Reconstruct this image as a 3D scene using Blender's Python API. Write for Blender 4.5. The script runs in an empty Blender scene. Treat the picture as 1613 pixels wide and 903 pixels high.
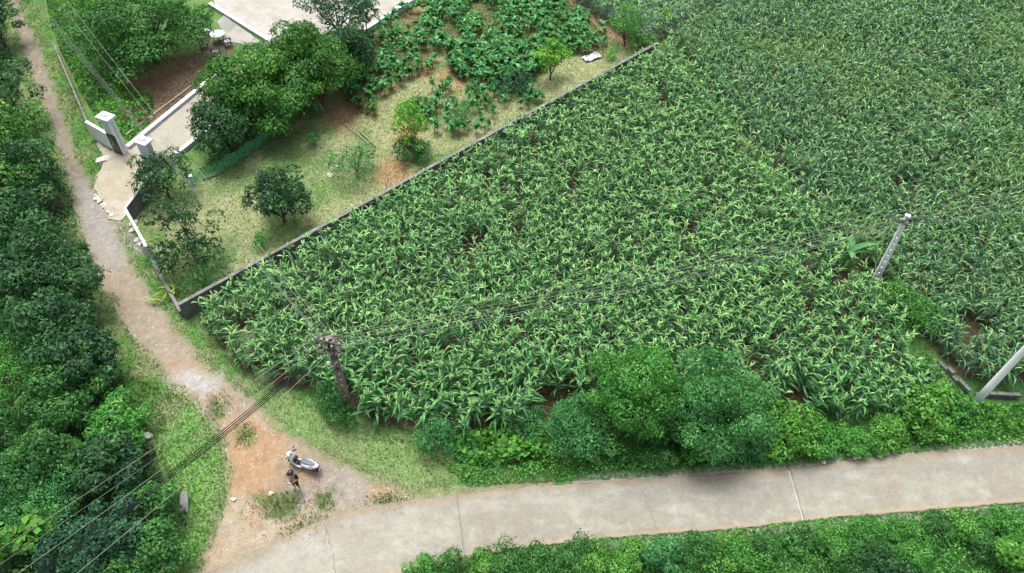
import bpy, math, random
import numpy as np
from mathutils import Vector, Matrix
R = math.radians
rng = np.random.default_rng(7)
random.seed(7)
scene = bpy.context.scene

# ------------------------------------------------------------------ camera
FPX, PITCH, CAMH = 1250.0, 48.3, 35.0
cd = bpy.data.cameras.new('camera'); cam = bpy.data.objects.new('camera', cd)
scene.collection.objects.link(cam); scene.camera = cam
cam.location = (0, 0, CAMH); cam.rotation_euler = (R(90-PITCH), 0, 0)
cd.sensor_fit = 'HORIZONTAL'; cd.sensor_width = 36; cd.lens = 36*FPX/1613
cd.clip_start = .5; cd.clip_end = 1500
# ------------------------------------------------------------------ sky, sun, exposure
SUN_EL, SUN_AZ = 73, 338        # soft light through thin cloud, from beyond the plot
w = bpy.data.worlds.new('World'); scene.world = w; w.use_nodes = True
nt = w.node_tree; nt.nodes.clear()
sky = nt.nodes.new('ShaderNodeTexSky'); sky.sky_type = 'NISHITA'; sky.sun_disc = False
sky.sun_elevation = R(SUN_EL); sky.sun_rotation = R(SUN_AZ); sky.air_density = 1.0; sky.dust_density = 6; sky.ozone_density = 1.0
hs = nt.nodes.new('ShaderNodeHueSaturation'); hs.inputs['Saturation'].default_value = .45
bg = nt.nodes.new('ShaderNodeBackground'); bg.inputs[1].default_value = .125
wo = nt.nodes.new('ShaderNodeOutputWorld')
nt.links.new(sky.outputs[0], hs.inputs['Color']); nt.links.new(hs.outputs[0], bg.inputs[0]); nt.links.new(bg.outputs[0], wo.inputs[0])
ld = bpy.data.lights.new('sun', 'SUN'); sun = bpy.data.objects.new('sun', ld); scene.collection.objects.link(sun)
ld.energy = 1.5; ld.angle = R(25); ld.color = (1, .985, .955)
_az = R(SUN_AZ); _sd = Vector((math.sin(_az)*math.cos(R(SUN_EL)), math.cos(_az)*math.cos(R(SUN_EL)), math.sin(R(SUN_EL))))
sun.rotation_euler = (-_sd).to_track_quat('-Z', 'Y').to_euler(); sun.location = _sd*80
vs = scene.view_settings; vs.view_transform = 'Standard'; vs.look = 'None'; vs.exposure = 0.92; vs.gamma = 1; vs.use_curve_mapping = False

# ------------------------------------------------------------------ pixel -> place
_p = R(PITCH)
def gp(x, y, z=0.0):
    u = x-806.5; v = 451.5-y
    d = np.array([u, FPX*math.cos(_p)+v*math.sin(_p), -FPX*math.sin(_p)+v*math.cos(_p)])
    t = (CAMH-z)/-d[2]
    return np.array([d[0]*t, d[1]*t, z])
def depth(P):
    return P[1]*math.cos(_p)-(P[2]-CAMH)*math.sin(_p)
def gpl(pts, z=0.0): return np.array([gp(a, b, z) for a, b in pts])
def g2(pts): return gpl(pts)[:, :2]

# ------------------------------------------------------------------ noise, polygons
_perm = np.random.default_rng(3).random((256, 256))
def vnoise(x, y):
    xi = np.floor(x).astype(int); yi = np.floor(y).astype(int); fx = x-xi; fy = y-yi
    fx = fx*fx*(3-2*fx); fy = fy*fy*(3-2*fy)
    a = _perm[xi & 255, yi & 255]; b = _perm[(xi+1) & 255, yi & 255]; c = _perm[xi & 255, (yi+1) & 255]; d = _perm[(xi+1) & 255, (yi+1) & 255]
    return (a*(1-fx)+b*fx)*(1-fy)+(c*(1-fx)+d*fx)*fy
def fbm(x, y, o=4):
    s = 0; a = .5; t = 0
    for i in range(o):
        s = s+a*vnoise(x*2**i+17.3*i, y*2**i+5.1*i); t += a; a *= .55
    return s/t
def sdf(P, poly):
    """signed distance in metres, negative inside"""
    P = np.asarray(P)[:, :2]; n = len(poly); d = np.full(len(P), 1e9); ins = np.zeros(len(P), bool)
    for i in range(n):
        a = poly[i]; b = poly[(i+1) % n]; e = b-a
        q = P-a; t = np.clip((q@e)/(e@e+1e-12), 0, 1)
        d = np.minimum(d, np.hypot(*(q-t[:, None]*e).T))
        c = ((a[1] > P[:, 1]) != (b[1] > P[:, 1]))
        xx = e[0]*(P[:, 1]-a[1])/(e[1] if abs(e[1]) > 1e-9 else 1e-9)+a[0]
        ins ^= c & (P[:, 0] < xx)
    return np.where(ins, -d, d)
def sample(poly, n, rg=None):
    rg = rg or rng
    lo = poly.min(0); hi = poly.max(0); out = []; k = 0
    while k < n:
        q = rg.random((n*2+16, 2))*(hi-lo)+lo; q = q[sdf(q, poly) < 0]; out.append(q); k += len(q)
    return np.concatenate(out)[:n]
def area(poly):
    x, y = poly.T; return abs(np.dot(x, np.roll(y, -1))-np.dot(y, np.roll(x, -1)))/2
def smooth(d, a, b): 
    t = np.clip((d-a)/(b-a), 0, 1); return t*t*(3-2*t)

# ------------------------------------------------------------------ materials
def new_mat(name):
    m = bpy.data.materials.new(name); m.use_nodes = True; t = m.node_tree; b = t.nodes['Principled BSDF']; return m, t, b
def surf(name, col, rough=.8, var=.25, scale=3, bump=.0, bscale=30, metal=0, spec=.4):
    """plain procedural surface: two scales of noise on the colour, optional fine bump"""
    m, t, b = new_mat(name); N = t.nodes; L = t.links
    tc = N.new('ShaderNodeTexCoord')
    n1 = N.new('ShaderNodeTexNoise'); n1.inputs['Scale'].default_value = scale; n1.inputs['Detail'].default_value = 6; n1.inputs['Roughness'].default_value = .65
    L.new(tc.outputs['Object'], n1.inputs['Vector'])
    mr = N.new('ShaderNodeMapRange'); mr.inputs[1].default_value = .25; mr.inputs[2].default_value = .75; mr.inputs[3].default_value = 1-var; mr.inputs[4].default_value = 1+var
    L.new(n1.outputs[0], mr.inputs[0])
    vm = N.new('ShaderNodeVectorMath'); vm.operation = 'SCALE'; vm.inputs[0].default_value = col; L.new(mr.outputs[0], vm.inputs['Scale'])
    L.new(vm.outputs[0], b.inputs['Base Color'])
    b.inputs['Roughness'].default_value = rough; b.inputs['Metallic'].default_value = metal; b.inputs['Specular IOR Level'].default_value = spec
    if bump:
        n2 = N.new('ShaderNodeTexNoise'); n2.inputs['Scale'].default_value = bscale; n2.inputs['Detail'].default_value = 4
        L.new(tc.outputs['Object'], n2.inputs['Vector'])
        bp = N.new('ShaderNodeBump'); bp.inputs['Strength'].default_value = bump; bp.inputs['Distance'].default_value = .03
        L.new(n2.outputs[0], bp.inputs['Height']); L.new(bp.outputs[0], b.inputs['Normal'])
    return m
def leafmat(name, rough=.5, trans=.28, spec=.4):
    m, t, b = new_mat(name); N = t.nodes; L = t.links
    at = N.new('ShaderNodeAttribute'); at.attribute_name = 'Col'
    L.new(at.outputs['Color'], b.inputs['Base Color']); b.inputs['Roughness'].default_value = rough; b.inputs['Specular IOR Level'].default_value = spec
    tr = N.new('ShaderNodeBsdfTranslucent')
    mx = N.new('ShaderNodeMixRGB'); mx.blend_type = 'MULTIPLY'; mx.inputs[0].default_value = 1; mx.inputs[2].default_value = (1.15, 1.5, .6, 1)
    L.new(at.outputs['Color'], mx.inputs[1]); L.new(mx.outputs[0], tr.inputs['Color'])
    ms = N.new('ShaderNodeMixShader'); ms.inputs[0].default_value = trans
    L.new(b.outputs[0], ms.inputs[1]); L.new(tr.outputs[0], ms.inputs[2]); L.new(ms.outputs[0], N['Material Output'].inputs[0])
    return m
def groundmat(name, fine=18, amt=.55, bump=.6, rough=.95, speck=.0):
    m, t, b = new_mat(name); N = t.nodes; L = t.links
    at = N.new('ShaderNodeAttribute'); at.attribute_name = 'Col'; tc = N.new('ShaderNodeTexCoord')
    last = None
    for sc, am in ((fine, amt), (fine*.22, amt*.6), (fine*3.3, amt*.6)):
        n1 = N.new('ShaderNodeTexNoise'); n1.inputs['Scale'].default_value = sc; n1.inputs['Detail'].default_value = 5; n1.inputs['Roughness'].default_value = .7
        L.new(tc.outputs['Object'], n1.inputs['Vector'])
        mr = N.new('ShaderNodeMapRange'); mr.inputs[1].default_value = .3; mr.inputs[2].default_value = .7; mr.inputs[3].default_value = 1-am; mr.inputs[4].default_value = 1+am
        L.new(n1.outputs[0], mr.inputs[0])
        if last is None: last = mr.outputs[0]; h = n1.outputs[0]
        else:
            mm = N.new('ShaderNodeMath'); mm.operation = 'MULTIPLY'; L.new(last, mm.inputs[0]); L.new(mr.outputs[0], mm.inputs[1]); last = mm.outputs[0]
    vm = N.new('ShaderNodeVectorMath'); vm.operation = 'SCALE'; L.new(at.outputs['Color'], vm.inputs[0]); L.new(last, vm.inputs['Scale'])
    out = vm.outputs[0]
    if speck:
        vo = N.new('ShaderNodeTexVoronoi'); vo.inputs['Scale'].default_value = 5.5; L.new(tc.outputs['Object'], vo.inputs['Vector'])
        cr = N.new('ShaderNodeMapRange'); cr.inputs[1].default_value = .10; cr.inputs[2].default_value = .16; cr.inputs[3].default_value = speck; cr.inputs[4].default_value = 0
        L.new(vo.outputs['Distance'], cr.inputs[0])
        mx = N.new('ShaderNodeMixRGB'); L.new(cr.outputs[0], mx.inputs[0]); L.new(out, mx.inputs[1]); mx.inputs[2].default_value = (.5, .46, .4, 1); out = mx.outputs[0]
    L.new(out, b.inputs['Base Color']); b.inputs['Roughness'].default_value = rough; b.inputs['Specular IOR Level'].default_value = .2
    bp = N.new('ShaderNodeBump'); bp.inputs['Strength'].default_value = bump; bp.inputs['Distance'].default_value = .05
    L.new(h, bp.inputs['Height']); L.new(bp.outputs[0], b.inputs['Normal'])
    return m
M = dict(
    ground=groundmat('ground_soil_and_grass', 11, .5, 1.0), track=groundmat('dirt_and_gravel', 13, .26, .8, speck=.16), concrete=groundmat('worn_concrete', 7, .14, .2, .85),
    leaf=leafmat('leaf', .55, .22, .18), gloss=leafmat('glossy_leaf', .5, .18, .22), corn=leafmat('maize_leaf', .36, .24, .42), grass=leafmat('grass_blade', .7, .3, .2),
    bark=surf('bark', (.11, .085, .06), .9, .4, 6, .6, 20), white=surf('white_paint', (.74, .755, .78), .7, .1, 1.5, .1, 12), whitegrey=surf('grey_white_paint', (.5, .55, .62), .7, .1, 2),
    block=surf('dark_block_wall', (.13, .13, .132), .92, .45, 1.3, .6, 9), coping=surf('weathered_cement_coping', (.17, .168, .16), .9, .6, 2.5, .4, 14),
    granite=surf('black_granite', (.025, .027, .032), .3, .3, 8), pole=surf('aged_pole_concrete', (.20, .17, .15), .9, .35, 2, .5, 14), polewhite=surf('pale_pole_concrete', (.8, .81, .83), .85, .1, 1.2, .2, 12),
    iron=surf('dark_iron', (.07, .065, .06), .55, .3, 5), cable=surf('black_cable', (.014, .018, .018), .9, .2, 2, spec=.1), wire=surf('pale_wire', (.3, .28, .24), .55, .15, 2), greenwire=surf('grey_green_wire', (.16, .2, .19), .5, .15, 2),
    porcelain=surf('porcelain', (.55, .5, .45), .3, .2, 9), wood=surf('grey_wood', (.3, .25, .18), .9, .35, 5), stone=surf('stone', (.5, .49, .46), .9, .3, 4, .6, 12), pale=surf('pale_rubble', (.6, .58, .52), .9, .25, 5, .4, 12),
    bplastic=surf('black_plastic', (.02, .02, .024), .35, .2, 5), wplastic=surf('white_scooter_paint', (.75, .76, .78), .22, .05, 3, spec=.6), gplastic=surf('grey_vinyl', (.13, .145, .17), .5, .2, 8), chrome=surf('chrome', (.6, .6, .62), .25, .1, 4, metal=.9),
    rubber=surf('rubber', (.02, .02, .02), .8, .2, 6), skin=surf('skin', (.42, .26, .18), .55, .08, 6), shirt=surf('black_cotton', (.012, .012, .014), .85, .3, 9), shorts=surf('maroon_cloth', (.022, .008, .009), .85, .3, 9),
    helmet=surf('black_gloss', (.012, .012, .013), .12, .1, 3, spec=.7), lamp=surf('clear_lens', (.75, .68, .5), .15, .05, 5), red=surf('red_lens', (.35, .02, .02), .2, .05, 5), bag=surf('white_plastic_sheet', (.5, .52, .54), .5, .12, 6, .3, 15),
    fruit=surf('green_fruit', (.32, .42, .1), .5, .15, 6), timber=surf('weathered_board', (.34, .28, .2), .9, .3, 5))
def netmat():
    m, t, b = new_mat('green_netting'); N = t.nodes; L = t.links
    b.inputs['Base Color'].default_value = (.11, .5, .28, 1); b.inputs['Roughness'].default_value = .7
    tr = N.new('ShaderNodeBsdfTransparent'); ms = N.new('ShaderNodeMixShader'); tc = N.new('ShaderNodeTexCoord'); n1 = N.new('ShaderNodeTexNoise'); n1.inputs['Scale'].default_value = 3
    L.new(tc.outputs['Object'], n1.inputs['Vector']); mr = N.new('ShaderNodeMapRange'); mr.inputs[1].default_value = .3; mr.inputs[2].default_value = .7; mr.inputs[3].default_value = .42; mr.inputs[4].default_value = .72
    L.new(n1.outputs[0], mr.inputs[0]); L.new(mr.outputs[0], ms.inputs[0]); L.new(b.outputs[0], ms.inputs[1]); L.new(tr.outputs[0], ms.inputs[2]); L.new(ms.outputs[0], N['Material Output'].inputs[0]); return m
M['net'] = netmat()

# ------------------------------------------------------------------ object helpers
col = scene.collection
def tag(o, label=None, cat=None, group=None, kind=None):
    if label: o['label'] = label
    if cat: o['category'] = cat
    if group: o['group'] = group
    if kind: o['kind'] = kind
    return o
def link(name, me, parent=None):
    o = bpy.data.objects.new(name, me); col.objects.link(o)
    if parent is not None: o.parent = parent
    return o
def empty(name, loc, rz=0):
    o = bpy.data.objects.new(name, None); col.objects.link(o); o.location = Vector(loc); o.rotation_euler = (0, 0, rz); o.empty_display_size = .3; return o
def npmesh(name, V, F, mat, C=None, smooth_=False):
    """V (n,3), F (m,k) with k = 3 or 4"""
    V = np.ascontiguousarray(V, np.float32); F = np.ascontiguousarray(F, np.int32); k = F.shape[1]
    me = bpy.data.meshes.new(name); me.vertices.add(len(V)); me.vertices.foreach_set('co', V.ravel())
    me.loops.add(F.size); me.loops.foreach_set('vertex_index', F.ravel())
    me.polygons.add(len(F)); me.polygons.foreach_set('loop_start', np.arange(0, F.size, k, dtype=np.int32))
    if smooth_: me.polygons.foreach_set('use_smooth', np.ones(len(F), bool))
    if C is not None:
        a = me.attributes.new('Col', 'FLOAT_COLOR', 'POINT'); cc = np.ones((len(V), 4), np.float32); cc[:, :3] = C; a.data.foreach_set('color', cc.ravel())
    me.update(calc_edges=True)
    me.materials.append(mat); return me
class MB:
    def __init__(s): s.v = []; s.f = []
    def add(s, V, F):
        o = len(s.v); s.v += [tuple(p) for p in V]; s.f += [tuple(i+o for i in f) for f in F]; return s
    def box(s, c, size, rot=None, taper=1.0):
        x, y, z = np.array(size)/2; c = np.array(c, float)
        V = np.array([(-x, -y, -z), (x, -y, -z), (x, y, -z), (-x, y, -z), (-x*taper, -y*taper, z), (x*taper, -y*taper, z), (x*taper, y*taper, z), (-x*taper, y*taper, z)])
        if rot is not None: V = V@np.array(rot.to_3x3()).T
        return s.add(V+c, [(3, 2, 1, 0), (4, 5, 6, 7), (0, 1, 5, 4), (1, 2, 6, 5), (2, 3, 7, 6), (3, 0, 4, 7)])
    def bar(s, a, b, wdt, hgt, up=(0, 0, 1)):
        a = Vector(a); b = Vector(b); d = (b-a).normalized(); u = Vector(up); sd = d.cross(u).normalized(); u = sd.cross(d)
        m = Matrix((sd, d, u)).transposed(); return s.box((a+b)/2, (wdt, (b-a).length, hgt), m)
    def tube(s, pts, rad, n=8, cap=True):
        pts = [Vector(p) for p in pts]; rad = rad if hasattr(rad, '__len__') else [rad]*len(pts); V = []; F = []
        for i, p in enumerate(pts):
            d = (pts[min(i+1, len(pts)-1)]-pts[max(i-1, 0)]).normalized(); a = d.orthogonal().normalized() if abs(d.z) > .95 else d.cross(Vector((0, 0, 1))).normalized(); b = d.cross(a)
            for k in range(n):
                t = 2*math.pi*k/n; V.append(p+(a*math.cos(t)+b*math.sin(t))*rad[i])
        for i in range(len(pts)-1):
            for k in range(n): F.append((i*n+k, i*n+(k+1) % n, (i+1)*n+(k+1) % n, (i+1)*n+k))
        if cap: F += [tuple(range(n))[::-1], tuple((len(pts)-1)*n+k for k in range(n))]
        return s.add(V, F)
    def loft(s, st, n=14, e=2.6):
        """stations (x, cy, cz, half width, half height), superellipse rings along x"""
        V = []; F = []
        for x, cy, cz, a, b in st:
            for k in range(n):
                t = 2*math.pi*k/n; c, q = math.cos(t), math.sin(t)
                V.append((x, cy+a*math.copysign(abs(c)**(2/e), c), cz+b*math.copysign(abs(q)**(2/e), q)))
        for i in range(len(st)-1):
            for k in range(n): F.append((i*n+k, i*n+(k+1) % n, (i+1)*n+(k+1) % n, (i+1)*n+k))
        F += [tuple(range(n))[::-1], tuple((len(st)-1)*n+k for k in range(n))]
        return s.add(V, F)
    def torus(s, c, rad, r, axis='y', n=20, m=8):
        V = []; F = []
        for i in range(n):
            t = 2*math.pi*i/n
            for j in range(m):
                q = 2*math.pi*j/m; rr = rad+r*math.cos(q); h = r*math.sin(q)
                V.append(np.array(c)+(np.array((rr*math.cos(t), h, rr*math.sin(t))) if axis == 'y' else np.array((rr*math.cos(t), rr*math.sin(t), h))))
        for i in range(n):
            for j in range(m): F.append((i*m+j, ((i+1) % n)*m+j, ((i+1) % n)*m+(j+1) % m, i*m+(j+1) % m))
        return s.add(V, F)
    def mesh(s, name, mat, sm=False, bevel=0):
        me = bpy.data.meshes.new(name); me.from_pydata([tuple(map(float, p)) for p in s.v], [], s.f); me.update(); me.materials.append(mat)
        if sm: me.polygons.foreach_set('use_smooth', np.ones(len(me.polygons), bool))
        return me
    def build(s, name, mat, parent=None, sm=False, bevel=0):
        o = link(name, s.mesh(name, mat, sm), parent)
        if bevel:
            b = o.modifiers.new('bevel', 'BEVEL'); b.width = bevel; b.segments = 2; b.limit_method = 'ANGLE'
        return o
def blob(mb, c, r, n=2, amp=.25, squash=(1, 1, 1), seed=0):
    import bmesh
    bm = bmesh.new(); bmesh.ops.create_icosphere(bm, subdivisions=n, radius=1); rg = random.Random(seed)
    V = []
    for v in bm.verts:
        k = 1+amp*(rg.random()-.5)*2; V.append((c[0]+v.co.x*r*k*squash[0], c[1]+v.co.y*r*k*squash[1], c[2]+v.co.z*r*k*squash[2]))
    F = [tuple(x.index for x in f.verts) for f in bm.faces]; bm.free(); return mb.add(V, F)

# ================================================================== GROUND
track_px_l = [(2, -40), (10, 0), (20, 27), (38, 80), (55, 133), (78, 186), (94, 240), (100, 270), (112, 300), (122, 353), (141, 400), (157, 440), (188, 490), (212, 535), (248, 580), (285, 615), (320, 648), (342, 672), (355, 705), (362, 745), (362, 785)]
track_px_r = [(22, -40), (27, 0), (37, 27), (62, 80), (80, 133), (100, 186), (115, 235), (128, 270), (152, 300), (178, 350), (200, 400), (218, 440), (250, 485), (285, 530), (325, 575), (372, 610), (410, 645), (440, 680), (478, 700), (520, 722), (570, 748), (630, 768)]
apron_tail = [(650, 784), (600, 800), (520, 822), (440, 860), (345, 910), (330, 960), (290, 960), (312, 903), (335, 845)]
TRACK = g2(track_px_l+apron_tail[::-1]+track_px_r[::-1])
SANDY = g2([(362, 785), (335, 845), (312, 903), (345, 905), (440, 856), (450, 830), (430, 800), (395, 785)])
ORANGE = g2([(345, 672), (400, 655), (440, 690), (440, 740), (430, 785), (385, 790), (362, 780), (355, 720)])
GREYGRAV = g2([(450, 770), (520, 735), (600, 755), (590, 785), (500, 810), (450, 800)])
GRAVEL = g2([(112, 290), (150, 295), (185, 360), (200, 420), (165, 420), (130, 360)])
GRAVEL2 = g2([(270, 585), (310, 575), (345, 605), (330, 635), (290, 625)])
BRUSHPATCH = [g2([(372, 675), (390, 672), (402, 690), (392, 705), (376, 695)]), g2([(322, 622), (340, 620), (362, 652), (350, 662), (335, 650)]), g2([(395, 780), (470, 775), (470, 815), (430, 815)]), g2([(495, 775), (520, 772), (525, 800), (500, 805)]), g2([(440, 840), (500, 815), (525, 825), (455, 855)]), g2([(585, 780), (640, 775), (640, 800), (590, 806)])]
CORN_PX = [(312, 505), (350, 552), (385, 585), (435, 612), (500, 612), (545, 645), (600, 668), (660, 682), (740, 692), (840, 676), (880, 660), (960, 660), (1100, 660), (1220, 662), (1330, 668), (1425, 655), (1450, 608), (1404, 515), (1310, 392), (1050, 84)]
CORN = g2(CORN_PX)
FIELD2 = g2([(1054, 72), (1150, 18), (1165, -60), (1730, -60), (1760, 606), (1545, 612), (1500, 585), (1440, 520), (1396, 468), (1312, 382)])
CANE = g2([(880, -70), (905, 8), (960, 45), (1010, 78), (1055, 62), (1140, 14), (1155, -70)])
GARDEN = g2([(250, 300), (208, 330), (300, 490), (1040, 80), (960, 45), (900, 0), (870, -60), (640, -60), (640, 10), (590, 60), (520, 150), (480, 170), (400, 240), (310, 290)])
VEG_A = g2([(690, -60), (870, -60), (900, 10), (960, 60), (950, 95), (880, 85), (850, 120), (800, 145), (720, 125), (680, 70), (670, 20)])
VEG_B = g2([(560, 60), (640, 10), (690, 30), (690, 110), (650, 125), (600, 160), (590, 190), (545, 170), (540, 110)])
VEG_C = g2([(650, 140), (760, 130), (840, 140), (860, 165), (760, 215), (690, 215), (640, 185)])
BEDSOIL = g2([(190, 105), (320, 80), (330, 130), (245, 195), (190, 190)])
YARD = g2([(330, -80), (343, 14), (422, 62), (500, 90), (560, 62), (582, 42), (648, 2), (700, -80)])
WOODS = g2([(-260, -60), (0, -60), (12, 60), (28, 130), (55, 200), (72, 260), (100, 300), (110, 360), (118, 400), (135, 440), (150, 500), (175, 560), (190, 610), (215, 650), (230, 690), (255, 740), (285, 790), (290, 830), (275, 870), (250, 960), (-260, 960)])
road_top = [(120, 1030), (215, 965), (330, 905), (440, 851), (520, 814), (600, 795), (720, 781), (860, 765), (1000, 757), (1100, 750), (1240, 741), (1360, 724), (1480, 714), (1613, 704), (1750, 692), (1900, 680)]
road_bot = [(420, 1030), (510, 965), (600, 915), (700, 887), (800, 869), (900, 856), (980, 848), (1040, 842), (1160, 835), (1260, 823), (1330, 815), (1400, 810), (1500, 802), (1613, 793), (1750, 780), (1900, 768)]
ROAD = g2(road_top+road_bot[::-1])
STEP = .16
gx = np.arange(-56, 58, STEP); gy = np.arange(6, 78, STEP)
X, Y = np.meshgrid(gx, gy); nx, ny = len(gx), len(gy)
P2 = np.stack([X.ravel(), Y.ravel()], 1); px, py = P2.T
n_lo = fbm(px*.25, py*.25); n_mid = fbm(px*.9+50, py*.9); n_hi = fbm(px*3.1, py*3.1+20)
def c3(*c): return np.array(c, float)
def mixc(C, c, w_): return C*(1-w_[:, None])+np.asarray(c)*w_[:, None]
C = np.empty((len(P2), 3)); C[:] = c3(.085, .185, .045)
C = mixc(C, c3(.15, .19, .075), smooth(n_mid, .45, .7)*.6)
C = mixc(C, c3(.05, .095, .02), smooth(n_lo, .5, .7)*.5)
def zone(poly, c, wob=.5, soft=.25, k=1.0, nz=None):
    global C
    d = sdf(P2, poly)+(n_mid-.5)*wob*2+(n_hi-.5)*wob
    w_ = smooth(-d, -soft, soft)*k
    C = mixc(C, c, w_); return w_
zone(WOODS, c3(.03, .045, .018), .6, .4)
zone(GARDEN, c3(.235, .26, .125), .4, .4)
gd = sdf(P2, GARDEN)
C = mixc(C, c3(.095, .19, .055), (gd < 0)*smooth(fbm(px*.35+9, py*.35), .47, .66)*.75)
C = mixc(C, c3(.32, .3, .18), (gd < 0)*smooth(n_mid, .52, .72)*.6)
for q, r_ in (((620, 272), 1.5), ((545, 178), 1.6), ((560, 150), 1.5), ((655, 105), 1.6), ((680, 15), 2.0), ((720, 120), 1.6), ((640, 215), 1.2), ((590, 120), 1.3), ((830, 60), .9)):
    c_ = gp(*q)[:2]; d = np.hypot(px-c_[0], (py-c_[1])*.8)/r_+(n_mid-.5)*1.6
    C = mixc(C, c3(.30, .19, .105), smooth(-d, -1.1, -.5)*.85)
zone(g2([(890, -60), (915, -5), (960, 25), (1015, 72), (985, 76), (945, 48), (900, 20), (860, -60)]), c3(.26, .165, .095), .3, .3, .9)
for v_ in (VEG_A, VEG_B): zone(v_, c3(.17, .125, .065), .5, .5, .7)
zone(BEDSOIL, c3(.15, .105, .07), .25, .2)
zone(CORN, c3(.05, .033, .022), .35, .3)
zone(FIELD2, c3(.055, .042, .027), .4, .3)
zone(CANE, c3(.11, .085, .05), .3, .3)
zone(g2([(680, 690), (1000, 640), (1240, 650), (1440, 600), (1720, 600), (1720, 692), (1480, 712), (1240, 739), (1000, 755), (740, 770)]), c3(.045, .115, .028), .3, .3)
zone(g2([(590, 935), (800, 872), (1040, 845), (1400, 812), (1740, 786), (1780, 980), (590, 1000)]), c3(.045, .115, .028), .2, .2)
# verges beside the track: thin worn grass
vd = sdf(P2, TRACK); rd = sdf(P2, ROAD)
wv = smooth(-vd, -2.2, -.1)*(vd > -5)*(sdf(P2, CORN) > .2)
C = mixc(C, c3(.19, .2, .105), wv*smooth(n_mid, .35, .65)*.7)
zone(g2([(385, 600), (440, 615), (540, 660), (680, 700), (720, 745), (640, 765), (560, 735), (480, 690), (420, 640)]), c3(.165, .24, .09), .5, .5, .75)
zone(g2([(300, 630), (340, 690), (355, 780), (300, 903), (255, 903), (290, 790), (235, 690)]), c3(.15, .285, .08), .4, .4, .9)
C = mixc(C, c3(.2, .235, .12), smooth(n_hi*.5+n_mid*.5, .5, .66)*.5*(vd > 0)*(vd < 5)*(py < 34))
wt = smooth(-(vd+(n_mid-.5)*1.0+(n_hi-.5)*.6), -.28, .28)
trackC = np.empty_like(C); trackC[:] = c3(.27, .225, .165)
def zt(poly, c, wob=.5, soft=.4, k=1.):
    global trackC
    d = sdf(P2, poly)+(n_mid-.5)*wob*2+(n_hi-.5)*wob*1.2
    trackC = mixc(trackC, c, smooth(-d, -soft, soft)*k)
far = py > 40
trackC = mixc(trackC, c3(.205, .175, .135), smooth(py, 34, 42))
zt(GRAVEL, c3(.27, .26, .245), .6, .9, .9); zt(GRAVEL2, c3(.37, .365, .36), .9, .7, .85)
zt(ORANGE, c3(.36, .215, .115), .9, .9, .8); zt(SANDY, c3(.35, .29, .205), .3, .4); zt(GREYGRAV, c3(.27, .24, .205), .6, .6, .9)
trackC = mixc(trackC, c3(.36, .22, .12), (py < 26)*smooth(n_mid, .5, .75)*.5)
trackC = mixc(trackC, c3(.38, .35, .31), smooth(n_hi, .6, .8)*.4); trackC = mixc(trackC, c3(.17, .14, .1), smooth(n_hi, .48, .3)*.35)
# grass on the crown of the track further up
C = mixc(C, trackC, wt)
for b_ in BRUSHPATCH: zone(b_, c3(.11, .15, .045), .35, .25, .85)
# pale gravel strip along the upper edge of the road
wg = smooth(-np.abs(rd-.15)+(n_mid-.5)*.5, -.45, -.05)*(rd > -.3)*(px > 3)
C = mixc(C, c3(.34, .32, .28), wg*.8)
C = mixc(C, c3(.27, .23, .16), smooth(-np.abs(rd), -.7, -.1)*(px < 2)*(rd > -.3)*.6)
zone(g2([(148, 296), (160, 330), (195, 350), (232, 400), (215, 400), (180, 355)]), c3(.3, .28, .24), .3, .3, .8)
GZ = (fbm(px*.5, py*.5)-.5)*.10+(n_hi-.5)*.05
GZ -= .03*wt
GZ = np.where(rd < .5, GZ*.15, GZ)
V = np.stack([px, py, GZ], 1)
idx = np.arange(nx*ny).reshape(ny, nx)
Q = np.stack([idx[:-1, :-1], idx[:-1, 1:], idx[1:, 1:], idx[1:, :-1]], -1).reshape(-1, 4)
cls = (wt[Q].mean(1) > .5)
def sub(name, Fq, mat, extra=None):
    u, inv = np.unique(Fq, return_inverse=True); VV = V[u]; CC = C[u]; FF = inv.reshape(-1, 4)
    if extra is not None:
        o = len(VV); VV = np.concatenate([VV, extra[0]]); CC = np.concatenate([CC, np.tile(c3(.08, .12, .035), (len(extra[0]), 1))]); FF = np.concatenate([FF, extra[1]+o])
    return tag(link(name, npmesh(name, VV, FF, mat, CC, True)), kind='structure')
x0, x1, y0, y1 = gx[0], gx[-1], gy[0], gy[-1]; B = 600
ext = (np.array([(x0, y0, -.02), (x1, y0, -.02), (x1, y1, -.02), (x0, y1, -.02), (-B, -B, -.02), (B, -B, -.02), (B, B, -.02), (-B, B, -.02)]), np.array([(4, 5, 1, 0), (5, 6, 2, 1), (6, 7, 3, 2), (7, 4, 0, 3)]))
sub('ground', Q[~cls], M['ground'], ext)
sub('dirt_track', Q[cls], M['track'])
def gcol(P):
    i = np.clip(((P[:, 1]-y0)/STEP).astype(int), 0, ny-1); j = np.clip(((P[:, 0]-x0)/STEP).astype(int), 0, nx-1)
    k = i*nx+j; return C[k], GZ[k], k

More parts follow.
